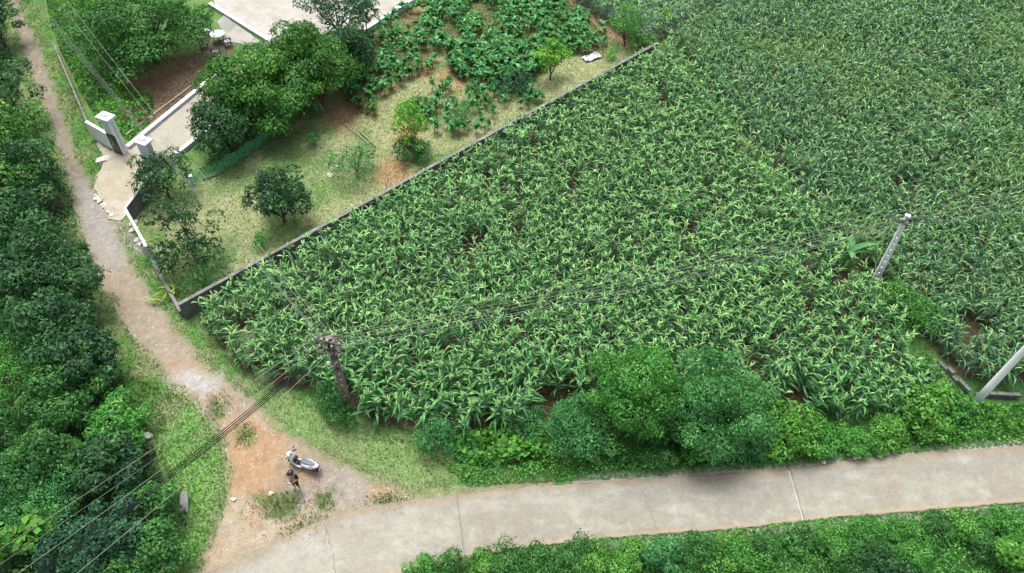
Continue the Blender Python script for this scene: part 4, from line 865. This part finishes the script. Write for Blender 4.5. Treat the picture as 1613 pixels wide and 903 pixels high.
# --- below the road
hedge_poly = g2([(590, 926), (650, 897), (720, 880), (800, 866), (900, 854), (980, 846), (1060, 841), (1160, 834), (1260, 821), (1340, 814), (1400, 811), (1500, 803), (1613, 795), (1740, 782), (1780, 980), (590, 1000)])
cover('roadside_hedge_growth', 'low green growth covering the bank below the road', hedge_poly, 240, .6, 'bright', .12, .6, .06, .9, seed=9, kinds=['mid', 'bright', 'bright', 'bright'], cat='weeds')
rh = random.Random(4)
hb = [(668, 900), (712, 890), (760, 880), (805, 878), (850, 874), (905, 868), (955, 872), (1000, 866), (1095, 862), (1150, 855), (1205, 850), (1255, 846), (1310, 842), (1365, 838), (1420, 832), (1470, 828), (1525, 822), (1580, 816), (1080, 884), (1330, 868), (1180, 876), (1390, 872), (1450, 862), (980, 896), (1560, 850), (1600, 838)]
for i, q in enumerate(hb):
    plant('hedge_shrub', 'small leaved hedge shrub in the row below the road', 'shrub', (q[0]+rh.uniform(-8, 8), q[1]+9+rh.uniform(-3, 3)), rh.uniform(22, 31), rh.choice(['mid', 'bright', 'mid', 'bright', 'vine']), .05, .6, 2800, .11, .5, nl=18, limb=4, seed=200+i, group='hedge shrubs in the row below the road')
plant('young_tree', 'bushy sapling standing taller than the hedge below the road', 'tree', (1046, 872), 25, 'feather', .5, 1.0, 2800, .14, .5, nl=22)
plant('shrub', 'dark shrub with large leaves behind the hedge below the road', 'shrub', (1395, 895), 30, 'dark', .1, .8, 1800, .18, .55, nl=18)
plant('shrub', 'yellow flecked shrub next to the white plastic litter', 'shrub', (1596, 882), 26, 'vine', .3, 1., 1300, .2, .6, nl=16)

# --- vegetable plants: sparse stems with a tuft of broad leaves, shared meshes
def vegmesh(seed, n=7, L=.34, h=.42, kind='blue'):
    rg_ = np.random.default_rng(seed); az = np.arange(n)*2.4+rg_.normal(0, .3, n); f = .5+.5*rg_.random(n)
    v_, f_, c_ = strips(np.c_[np.zeros((n, 2)), h*f], az, L*(.8+.5*rg_.random(n)), np.full(n, L*.62), .8+rg_.normal(0, .25, n), 1.5+rg_.normal(0, .3, n), palette(kind, n, rg_), 2, .2, rg=rg_)
    s_ = stalks(np.zeros((1, 3)), np.array([h*1.05]), .016, np.array([(.12, .1, .06)])); return npmesh('leaves', *join([(v_, f_, c_), s_])[:2], M['leaf'], join([(v_, f_, c_), s_])[2])
VM = [vegmesh(i, 12+i % 4, .31, .62, ('feather', 'feather', 'mid')[i % 3]) for i in range(9)]
rv = np.random.default_rng(8)
def vegpts(poly, sp, jit): return rows(poly, (.9, .45), sp, sp*.85, jit, rv)
va = vegpts(VEG_A, .58, .14); vb = vegpts(VEG_B, .72, .2); vc = vegpts(VEG_C, .66, .22)
vb = vb[fbm(vb[:, 0]*.7, vb[:, 1]*.7, 2) > .38]; vc = vc[fbm(vc[:, 0]*.7+9, vc[:, 1]*.7, 2) > .4]; va = va[fbm(va[:, 0]*.6+5, va[:, 1]*.6, 2) > .32]
allv = np.r_[va, vb, vc]; which = np.r_[np.zeros(len(va)), np.ones(len(vb)), np.full(len(vc), 2)]
vis = np.abs(allv[:, 0]) < 100; od = np.argsort(allv[:, 1]); lab = ('leafy green crop plant in the dense vegetable patch past the lime green tree', 'dark leafy crop plant between the yard wall and the dense vegetable patch', 'thin stemmed crop plant on dry grass behind the long wall')
for rank, i in enumerate(od[:300]):
    p = allv[i]; kx = int(which[i]); o = link('crop_plant', VM[rv.integers(9)]); s = (1.5, 1.4, 1.1)[kx]*(.75+.5*rv.random()); o.location = (p[0], p[1], 0); o.scale = (s, s, s*(1.25 if kx == 2 else 1.05)); o.rotation_euler = (0, 0, rv.random()*6.28)
    tag(o, lab[kx], 'crop plant', ('crop plants of the dense vegetable patch', 'crop plants beside the yard wall', 'crop plants behind the long wall')[kx])
if len(od) > 300:
    parts = []
    for i in od[300:]:
        n = 12; s = 1.45*(.75+.5*rv.random()); h = .6*s
        parts.append((np.c_[np.tile(allv[i], (n, 1)), h*(.5+.5*rv.random(n))], np.arange(n)*2.4+rv.normal(0, .3, n), .3*s*(.8+.5*rv.random(n)), np.full(n, .18*s), .8+rv.normal(0, .25, n), 1.5+rv.normal(0, .3, n), palette('mid' if rv.random() < .4 else 'feather', n, rv)))
    a = [np.concatenate([q[k] for q in parts]) for k in range(7)]; v_, f_, c_ = strips(*a, seg=2, fold=.2, rg=rv)
    tag(link('vegetable_rows', npmesh('vegetable_rows', v_, f_, M['leaf'], c_)), 'remaining dense rows of the leafy vegetable patch', 'crops', kind='stuff')

# --- grass blades over the lawns and verges
def grass(name, label, poly, dens, h, seed, cat='grass', avoid=(), tint=1.15):
    rg_ = np.random.default_rng(seed); P = sample(poly, int(area(poly)*dens), rg_)
    for a_ in avoid: P = P[sdf(P, a_) > 0]
    cc, gz, k = gcol(P); P = P[wt[k] < .6]; cc, gz, k = gcol(P); n = len(P)
    cc = cc*tint*(1+rg_.normal(0, .25, (n, 1))); cc[:, 1] *= 1.08
    hh = h*(.5+rg_.random(n))*(.6+.8*fbm(P[:, 0]*.8, P[:, 1]*.8, 2)); az = rg_.random(n)*6.283; ln = rg_.normal(0, .5, (n, 2))*hh[:, None]; wd_ = .02+.02*rg_.random(n)
    b = np.c_[P, gz]; s = np.c_[np.cos(az)*wd_, np.sin(az)*wd_, 0*az]; t = b+np.c_[ln, hh]
    V_ = np.stack([b-s, b+s, t], 1).reshape(-1, 3); F_ = np.arange(n*3).reshape(-1, 3)
    return tag(link(name, npmesh(name, V_, F_, M['grass'], np.repeat(cc, 3, 0))), label, cat, kind='stuff')
grass('lawn_grass', 'short dry grass covering the walled garden', GARDEN, 65, .10, 1)
grass('verge_grass', 'short worn grass on the verges of the dirt track', g2([(0, -40), (60, -40), (82, 60), (135, 190), (165, 250), (150, 290), (235, 400), (300, 505), (385, 590), (440, 615), (545, 660), (690, 705), (760, 765), (640, 770), (560, 740), (480, 695), (410, 640), (362, 785), (320, 903), (250, 960), (290, 800), (200, 620), (130, 440), (60, 210), (15, 60)]), 85, .12, 2, avoid=(ROAD,))
grass('fork_grass', 'rough grass at the fork between thicket and dirt junction', g2([(225, 600), (300, 630), (345, 690), (358, 785), (320, 870), (250, 950), (280, 870), (295, 810), (245, 720), (215, 650)]), 110, .15, 3)
for i, b_ in enumerate(BRUSHPATCH):
    rg_ = np.random.default_rng(40+i); P = b_.mean(0)+rg_.normal(0, 1, (int(area(b_)*190), 2))*b_.std(0)*.75; n = len(P); cc = np.array([(.1, .17, .045)])*(.6+.8*rg_.random((n, 1)))
    hh = .1+.14*rg_.random(n); az = rg_.random(n)*6.283; b = np.c_[P, 0*az]; s = np.c_[np.cos(az), np.sin(az), 0*az]*.025; t = b+np.c_[rg_.normal(0, .08, (n, 2)), hh]
    tag(link('grass_clump', npmesh('grass_clump', np.stack([b-s, b+s, t], 1).reshape(-1, 3), np.arange(n*3).reshape(-1, 3), M['grass'], np.repeat(cc, 3, 0))), 'clump of rough grass growing in the dirt junction', 'grass', kind='stuff')

# ================================================================== NETTING, STAKES, RUBBLE
net = g2([(297, 293), (330, 281), (362, 262), (392, 243), (420, 220), (450, 196), (478, 172), (488, 170), (500, 180), (508, 188)])
nr = tag(empty('net_fence', (net[0][0], net[0][1], 0)), 'sagging green netting fence around the foot of the longan clump', 'fence')
for i in range(len(net)-1):
    a, b = net[i]-net[0], net[i+1]-net[0]; k = 9; V_ = []; F_ = []
    for j in range(k):
        t = j/(k-1); p = a+(b-a)*t; h = .95-.22*math.sin(math.pi*t)+random.uniform(-.03, .03)
        for m_ in range(4): V_.append((p[0]+random.uniform(-.04, .04), p[1]+random.uniform(-.04, .04)+.10*m_/3, .02+h*m_/3))
    for j in range(k-1):
        for m_ in range(3): F_.append((j*4+m_, (j+1)*4+m_, (j+1)*4+m_+1, j*4+m_+1))
    MB().add(V_, F_).build('net_panel', M['net'], nr, True)
    MB().tube([(a[0], a[1], -.1), (a[0]+.02, a[1]+.06, 1.08)], .022, 6).build('stake', M['wood'], nr)
def stick(q0, z0, q1, z1, r, label, name='pole_stick', mat='wood', cat='stick'):
    a = gp(*q0, z0); b = gp(*q1, z1); tag(MB().tube([a, (a+b)/2+np.array([.02, .02, 0]), b], [r, r*.95, r*.8], 7).build(name, M[mat], None, True), label, cat)
stick((513, 184), 0, (504, 163), 1.1, .03, 'upright pale stake at the end of the netting', 'stake', 'timber', 'stake')
stick((608, 302), 0, (607, 283), .9, .025, 'thin stake standing behind the long wall', 'stake', 'timber', 'stake')
stick((536, 190), .06, (560, 212), .05, .04, 'longer grey pole lying on the bare lawn'); stick((565, 205), .1, (592, 232), .1, .05, 'grey pole lying in the weeds by the lawn'); stick((560, 209), .07, (588, 234), .05, .04, 'bent pole lying beside the weeds on the lawn')
stick((576, 82), .1, (604, 86), .1, .06, 'pale log lying near the yard wall'); stick((320, 284), .05, (352, 272), .05, .035, 'reddish stick lying along the bottom of the netting', mat='bark')
def rock(name, label, q, r, mat='stone', sq=(1, .7, .5), seed=0, cat='stone', group=None, rz=0):
    c = gp(*q); o = blob(MB(), (0, 0, r*sq[2]*.45), r, 2, .34, sq, seed).build(name, M[mat]); o.location = (c[0], c[1], 0); o.rotation_euler = (0, 0, rz); tag(o, label, cat, group)
rock('concrete_chunk', 'pale broken concrete chunk on the verge beside the gate apron', (161, 254), .5, 'pale', (1, .5, .35), 1, rz=.6)
for i, q in enumerate([(150, 308), (157, 318), (163, 324), (170, 334), (176, 340), (153, 313)]): rock('rubble_stone', 'small pale stone edging the gate apron', q, .12+.06*(i % 3), 'pale', (1, .7, .4), 5+i, group='pale stones edging the gate apron', rz=i)
for i, q in enumerate([(212, 362), (218, 378), (210, 352), (222, 384)]): rock('mortar_lump', 'pale mortar lump spilled along the foot of the roadside wall', q, .3, 'pale', (1, .6, .3), 15+i, group='mortar lumps below the roadside wall', rz=.9)
M['wallstone'] = surf('grey_slab', (.26, .26, .24), .92, .35, 5, .6, 14); c = gp(290, 806); st = MB().box((0, 0, .42), (.42, .2, .98), taper=.85).build('stone_slab', M['wallstone'], bevel=.03); st.location = (c[0], c[1], 0); st.rotation_euler = (R(-58), 0, .05); tag(st, 'upright grey stone slab on the grass beside the thicket', 'stone')
rock('limestone', 'grey weathered rock at the thicket edge above the fork', (230, 690), .3, 'stone', (1, .8, .6), 31)
rock('limestone', 'white rock on the dirt junction between the grass clumps', (427, 778), .13, 'pale', (1, .8, .6), 32); rock('limestone', 'squat pale rock at the grass edge of the junction', (368, 787), .13, 'pale', (1, .7, .6), 33)
rock('limestone', 'small white rock on the track edge beneath the wires', (180, 562), .16, 'pale', (1, .8, .6), 34)
for i, q in enumerate([(1347, 722), (1385, 720), (1297, 729)]): rock('roadside_stone', 'small white stone on the upper edge of the road', q, .13, 'pale', (1, .8, .7), 40+i, group='white stones on the road edge')
rock('plaster_lump', 'white lump lying on the lawn beside the spreading bush', (520, 277), .22, 'pale', (1, .8, .6), 50)
rock('plaster_lump', 'pale stone among the crop plants beside bare red soil', (640, 120), .24, 'pale', (1, .6, .4), 51)
# crumpled sheeting and litter
def sheet(q, r, label, seed, rz=0, asp=.5, name='plastic_sheet'):
    rg_ = random.Random(seed); n = 9; V_ = []; F_ = []
    for i in range(n):
        for j in range(n): V_.append(((i/(n-1)-.5)*2*r+rg_.gauss(0, .04*r), (j/(n-1)-.5)*2*r*asp+rg_.gauss(0, .04*r), .06+.22*r*rg_.random()))
    for i in range(n-1):
        for j in range(n-1): F_.append((i*n+j, (i+1)*n+j, (i+1)*n+j+1, i*n+j+1))
    o = MB().add(V_, F_).build(name, M['bag']); c = gp(*q); o.location = (c[0], c[1], .02); o.rotation_euler = (0, 0, rz); s = o.modifiers.new('thick', 'SOLIDIFY'); s.thickness = .01; tag(o, label, 'sheeting')
sheet((932, 92), .75, 'crumpled white plastic sheeting between crops and the long wall', 1, .55)
sheet((1578, 874), .2, 'scrap of white plastic litter in the growth below the road', 2, .4, .7, 'plastic_litter'); sheet((86, 42), .3, 'white sack lying on the boundary weeds by the upper track', 3, 0, .6, 'sack')
# loose pebbles, too many to count
rp = np.random.default_rng(77); P = sample(TRACK, 1500, rp); P = P[(P[:, 1] < 45)]; P = P[sdf(P, ROAD) > .05]; n = len(P); s = .015+.05*rp.random(n)**4
o8 = np.array([(1, 0, 0), (-.5, .8, 0), (-.5, -.8, 0), (0, 0, .8)]); V_ = (np.c_[P, gcol(P)[1]])[:, None]+o8[None]*s[:, None, None]; F_ = (np.array([(0, 1, 3), (1, 2, 3), (2, 0, 3)])[None]+(np.arange(n)*4)[:, None, None]).reshape(-1, 3)
tag(link('track_gravel', npmesh('track_gravel', V_.reshape(-1, 3), F_, M['stone'])), 'loose pale pebbles scattered over the dirt track', 'gravel', kind='stuff')
rl = np.random.default_rng(91); P = np.r_[sample(BEDSOIL, 1500, rl), sample(g2([(380, 200), (520, 130), (600, 120), (560, 190), (420, 250)]), 700, rl)]; n = len(P)
nn_ = np.tile([0., 0, 1], (n, 1))+rl.normal(0, .4, (n, 3)); v_, f_ = leafquads(np.c_[P, np.full(n, .07)], np.cross(nn_, unit(n, rl)), nn_, .1+.12*rl.random(n), .05+.06*rl.random(n))
tag(link('leaf_litter', npmesh('leaf_litter', v_, f_, M['leaf'], np.repeat(np.array([(.28, .2, .12)])*(.4+.9*rl.random((n, 1))), 4, 0))), 'dry fallen leaves on the bare soil beneath the garden trees', 'leaf litter', kind='stuff')
# pale bent pipe on the wall by the gate, white box bracket on the lawn
c = gp(236, 301); r = tag(empty('pipe', (c[0], c[1], 0)), 'bent white pipe rising behind the roadside wall by the gate', 'pipe')
MB().tube([(0, 0, 0), (0, 0, 1.35), (-.12, 0, 1.45), (-.4, .1, 1.45)], .06, 8).build('pipe_run', M['white'], r, True); MB().tube([(-.4, .1, 1.4), (-.4, .1, 1.55)], .1, 10).build('pipe_end', M['white'], r, True)
c = gp(304, 291); r = tag(empty('post_lamp', (c[0], c[1], 0)), 'short white post with a box on top at the corner of the netting', 'post')
MB().box((0, 0, .3), (.14, .14, .7)).build('post', M['white'], r); MB().box((0, 0, .72), (.42, .3, .16)).build('box', M['white'], r, bevel=.02)

# ================================================================== TEA TABLE AND CHAIRS
tp = gp(346, 67); tb = tag(empty('round_table', (tp[0], tp[1], .05)), 'round pale topped table between two dark chairs under the huge tree', 'table')
MB().tube([(0, 0, .72), (0, 0, .725), (0, 0, .755), (0, 0, .76)], [.56, .6, .6, .56], 28).build('table_top', M['whitegrey'], tb)
for k in range(4):
    a_ = k*math.pi/2+.5; MB().tube([(math.cos(a_)*.42, math.sin(a_)*.42, 0), (math.cos(a_)*.34, math.sin(a_)*.34, .72)], .03, 7).build('leg', M['bplastic'], tb)
MB().torus((0, 0, .3), .4, .02, 'z').build('ring', M['bplastic'], tb)
def chair(q, rz, label):
    c = gp(*q); r = tag(empty('garden_chair', (c[0], c[1], .05), rz), label, 'chair', 'chairs at the tea table')
    MB().box((0, 0, .43), (.56, .52, .05)).build('seat', M['bplastic'], r, bevel=.02); MB().box((0, -.02, .47), (.48, .44, .05)).build('seat_pad', M['whitegrey'], r, bevel=.02)
    for sx in (-1, 1):
        for sy in (-1, 1): MB().tube([(sx*.29, sy*.28, 0), (sx*.25, sy*.23, .43)], .025, 6).build('leg', M['bplastic'], r)
        MB().tube([(sx*.27, .24, .43), (sx*.29, .2, .66), (sx*.29, -.22, .68), (sx*.27, -.3, .62)], .025, 6).build('armrest', M['bplastic'], r)
    b = MB().tube([(-.29, -.18, .68), (-.24, -.34, .86), (0, -.4, .9), (.24, -.34, .86), (.29, -.18, .68)], .032, 7).build('backrest', M['bplastic'], r)
    for k in range(5): MB().bar((-.2+.1*k, -.24, .44), (-.24+.12*k, -.36, .86), .05, .02).build('slat', M['bplastic'], b)
chair((323, 76), R(-70), 'dark garden chair on the tree side of the round table'); chair((360, 74), R(30), 'dark garden chair on the paved slab side of the round table'); chair((342, 90), R(5), 'dark garden chair in the shade in front of the round table'); chair((330, 56), R(200), 'dark garden chair hidden beneath the huge tree')

# ================================================================== SCOOTER
c = gp(480, 735.5); hd = gp(459, 728)-gp(501, 743); sc = tag(empty('motor_scooter', (c[0], c[1], 0), math.atan2(hd[1], hd[0])), 'white and grey motor scooter parked on the dirt junction', 'scooter'); sc.rotation_euler[0] = R(-4)
for xw in (.64, -.60):
    t = MB().torus((xw, 0, .24), .185, .055, 'y', 26, 10).build('tyre', M['rubber'], sc, True)
    rm = MB().tube([(xw, -.04, .24), (xw, .04, .24)], .14, 18).build('rim', M['chrome'], t)
    for k in range(5): MB().bar((xw, 0, .24), (xw+.15*math.cos(k*1.257), 0, .24+.15*math.sin(k*1.257)), .1, .03, (0, 1, 0)).build('spoke', M['bplastic'], t) if False else None
MB().loft([(.86, 0, .36, .05, .02), (.76, 0, .47, .1, .04), (.62, 0, .515, .11, .035), (.46, 0, .44, .1, .04), (.4, 0, .36, .06, .03)]).build('front_fender', M['wplastic'], sc, True)
MB().loft([(.67, 0, .86, .08, .08), (.6, 0, .8, .19, .2), (.5, 0, .68, .23, .3), (.42, 0, .52, .23, .28), (.38, 0, .4, .18, .14)], 18).build('front_apron', M['wplastic'], sc, True)
MB().loft([(.44, 0, .3, .2, .05), (.2, 0, .28, .22, .045), (0, 0, .29, .2, .06), (-.1, 0, .34, .14, .1)], 16, 4).build('floorboard', M['wplastic'], sc, True); MB().box((.16, 0, .335), (.34, .28, .02)).build('floor_mat', M['rubber'], sc, bevel=.008)
MB().loft([(.06, 0, .42, .1, .1), (-.05, 0, .5, .2, .19), (-.3, 0, .56, .235, .2), (-.6, 0, .6, .22, .17), (-.82, 0, .66, .12, .08), (-.92, 0, .69, .06, .03)], 18).build('rear_body', M['wplastic'], sc, True)
MB().loft([(.04, 0, .68, .08, .03), (-.06, 0, .735, .125, .04), (-.3, 0, .755, .145, .045), (-.5, 0, .775, .13, .045), (-.68, 0, .785, .09, .035), (-.74, 0, .79, .05, .02)], 18).build('seat', M['gplastic'], sc, True)
MB().tube([(-.55, .17, .76), (-.75, .16, .82), (-.88, 0, .83), (-.75, -.16, .82), (-.55, -.17, .76)], .02, 8).build('grab_rail', M['chrome'], sc, True)
hb_ = MB().tube([(.44, .34, .97), (.52, .2, 1.0), (.55, 0, .99), (.52, -.2, 1.0), (.44, -.34, .97)], .018, 8).build('handlebar', M['bplastic'], sc, True)
for s in (-1, 1):
    MB().tube([(.45, s*.24, .985), (.42, s*.36, .965)], .026, 8).build('grip', M['rubber'], hb_, True)
    mr_ = MB().tube([(.52, s*.2, 1.0), (.5, s*.28, 1.14), (.48, s*.3, 1.2)], .01, 6).build('mirror', M['bplastic'], hb_, True); blob(MB(), (.47, s*.31, 1.24), .075, 2, 0, (.35, 1, .7)).build('mirror_shell', M['bplastic'], mr_, True)
    blob(MB(), (.70, s*.13, .82), .05, 2, 0, (1, .8, .7)).build('turn_signal', M['lamp'], sc, True); MB().box((-.28, s*.2, .5), (.5, .03, .1)).build('side_trim', M['gplastic'], sc, bevel=.01)
MB().loft([(.7, 0, .98, .06, .05), (.64, 0, 1.0, .13, .08), (.54, 0, 1.01, .15, .07), (.46, 0, 1.0, .1, .04)]).build('headlamp_cowl', M['wplastic'], sc, True)
blob(MB(), (.70, 0, .97), .085, 2, 0, (.5, 1.1, .7)).build('headlight', M['lamp'], sc, True); MB().box((.49, 0, 1.075), (.1, .16, .02)).build('dashboard', M['bplastic'], sc, bevel=.008)
MB().loft([(.36, 0, .62, .17, .2), (.31, 0, .6, .15, .16)], 16, 4).build('inner_apron', M['bplastic'], sc, True)
blob(MB(), (-.93, 0, .64), .07, 2, 0, (.5, 1.4, .7)).build('tail_light', M['red'], sc, True); MB().bar((-.8, 0, .45), (-.98, 0, .36), .16, .015).build('mudguard', M['bplastic'], sc); MB().box((-.95, 0, .44), (.015, .18, .13)).build('number_plate', M['white'], sc)
MB().tube([(-.2, -.17, .26), (-.5, -.19, .28), (-.82, -.19, .36)], [.03, .05, .06], 10).build('exhaust', M['chrome'], sc, True); MB().loft([(-.15, .1, .24, .05, .06), (-.4, .11, .25, .07, .09), (-.62, .11, .25, .05, .06)]).build('engine_case', M['iron'], sc, True)
MB().tube([(.66, .07, .24), (.56, .07, .6)], .022, 7).build('fork', M['chrome'], sc, True); MB().tube([(.66, -.07, .24), (.56, -.07, .6)], .022, 7).build('fork', M['chrome'], sc, True); MB().tube([(-.05, .1, .26), (-.02, .24, .0)], .014, 6).build('side_stand', M['iron'], sc)

# ================================================================== PERSON
pb = gp(468.5, 770); hs_ = gp(462, 746, 1.55)
def person():
    J = {}; Vp = []; Rp = []; Ep = []
    def v(n, p, r, par=None):
        J[n] = len(Vp); Vp.append(p); Rp.append(r if hasattr(r, '__len__') else (r, r))
        if par: Ep.append((J[par], J[n]))
    v('pelvis', (0, 0, .93), (.155, .115)); v('waist', (0, .01, 1.08), (.17, .125), 'pelvis'); v('chest', (0, .01, 1.25), (.2, .14), 'waist'); v('neck0', (0, .01, 1.40), (.11, .09), 'chest'); v('neck', (0, -.01, 1.46), (.055, .055), 'neck0'); v('head', (0, -.03, 1.55), (.075, .09), 'neck'); v('crown', (0, -.02, 1.66), (.07, .085), 'head')
    for s, n in ((1, 'L'), (-1, 'R')):
        v('sh'+n, (s*.2, .02, 1.36), .085, 'neck0'); v('el'+n, (s*.27, .0, 1.12), .06, 'sh'+n); v('wr'+n, (s*.11, -.24, 1.1), .03, 'el'+n); v('pa'+n, (s*.075, -.31, 1.115), (.034, .02), 'wr'+n)
        for k in range(4): v('f%d' % k+n, (s*(.085-.022*k), -.36-.008*(k == 1 or k == 2), 1.125), .0095, 'pa'+n); v('g%d' % k+n, (s*(.06-.018*k), -.375, 1.10), .008, 'f%d' % k+n)
        v('th'+n, (s*.035, -.30, 1.145), .011, 'pa'+n)
        v('hip'+n, (s*.095, 0, .86), .11, 'pelvis'); v('kn'+n, (s*.115, -.02, .49), .075, 'hip'+n); v('cf'+n, (s*.115, .01, .33), .055, 'kn'+n); v('an'+n, (s*.12, .03, .09), .036, 'cf'+n); v('he'+n, (s*.12, .02, .04), .036, 'an'+n); v('to'+n, (s*.14, -.15, .03), (.042, .025), 'he'+n)
    me = bpy.data.meshes.new('body'); me.from_pydata(Vp, Ep, []); o = bpy.data.objects.new('body_cage', me); col.objects.link(o)
    sk = o.modifiers.new('skin', 'SKIN'); sk.use_smooth_shade = True
    for i, r in enumerate(Rp): me.skin_vertices[0].data[i].radius = r
    me.skin_vertices[0].data[0].use_root = True
    ss = o.modifiers.new('sub', 'SUBSURF'); ss.levels = 2; ss.render_levels = 2
    dg = bpy.context.evaluated_depsgraph_get(); m2 = bpy.data.meshes.new_from_object(o.evaluated_get(dg)); bpy.data.objects.remove(o)
    m2.name = 'body'; m2.materials.clear()
    for k in ('skin', 'shirt', 'shorts', 'bplastic'): m2.materials.append(M[k])
    for p in m2.polygons:
        x, y, z = p.center; k = 0
        if z > .93 and z < 1.44 and y > -.06 and not (abs(x) > .2 and z < 1.1): k = 1
        elif .46 < z <= .93 and y > -.15: k = 2
        elif z < .035: k = 3
        p.material_index = k; p.use_smooth = True
    return m2
pr = tag(empty('person', (pb[0], pb[1], 0), R(-14)), 'person in black helmet, black shirt and dark shorts holding a remote control', 'person')
link('body', person(), pr)
hm = MB(); st_ = []
for i in range(9):
    a_ = math.pi/2*i/8; st_.append((math.cos(a_), math.sin(a_)))
V_ = []; F_ = []; n = 22
for c_, s_ in st_:
    for k in range(n): t = 2*math.pi*k/n; V_.append((.152*c_*math.cos(t), -.02+.175*c_*math.sin(t), 1.565+.17*s_))
for i in range(8):
    for k in range(n): F_.append((i*n+k, i*n+(k+1) % n, (i+1)*n+(k+1) % n, (i+1)*n+k))
he = hm.add(V_, F_).build('helmet', M['helmet'], pr, True)
MB().box((0, -.2, 1.585), (.2, .12, .02)).build('visor', M['bplastic'], he, bevel=.008)
for s in (-1, 1): blob(MB(), (s*.09, .02, 1.55), .035, 1, 0, (.4, 1, 1.3)).build('ear', M['skin'], pr, True); blob(MB(), (s*.03, -.118, 1.555), .012, 1, 0).build('eye', M['bplastic'], pr, True)
blob(MB(), (0, -.128, 1.525), .016, 1, 0, (.8, 1, 1.4)).build('nose', M['skin'], pr, True); MB().box((0, -.112, 1.487), (.045, .012, .01)).build('mouth', M['shorts'], pr)
blob(MB(), (0, .02, 1.5), .085, 2, .05, (1.0, .9, .8)).build('hair', M['shirt'], pr, True)
fwd = Matrix.Rotation(R(-14), 3, 'Z')@Vector((0, -.34, 1.135)); rc_ = tag(empty('remote_control', (pb[0]+fwd.x, pb[1]+fwd.y, fwd.z), R(-14)), 'grey remote control held in both hands of the person', 'remote')
MB().box((0, 0, 0), (.15, .09, .035)).build('casing', M['whitegrey'], rc_, bevel=.01); MB().box((0, -.055, .02), (.14, .012, .07)).build('screen', M['bplastic'], rc_)
for s in (-1, 1): MB().tube([(s*.045, .01, .015), (s*.045, .01, .04)], .008, 8).build('thumb_stick', M['bplastic'], rc_)
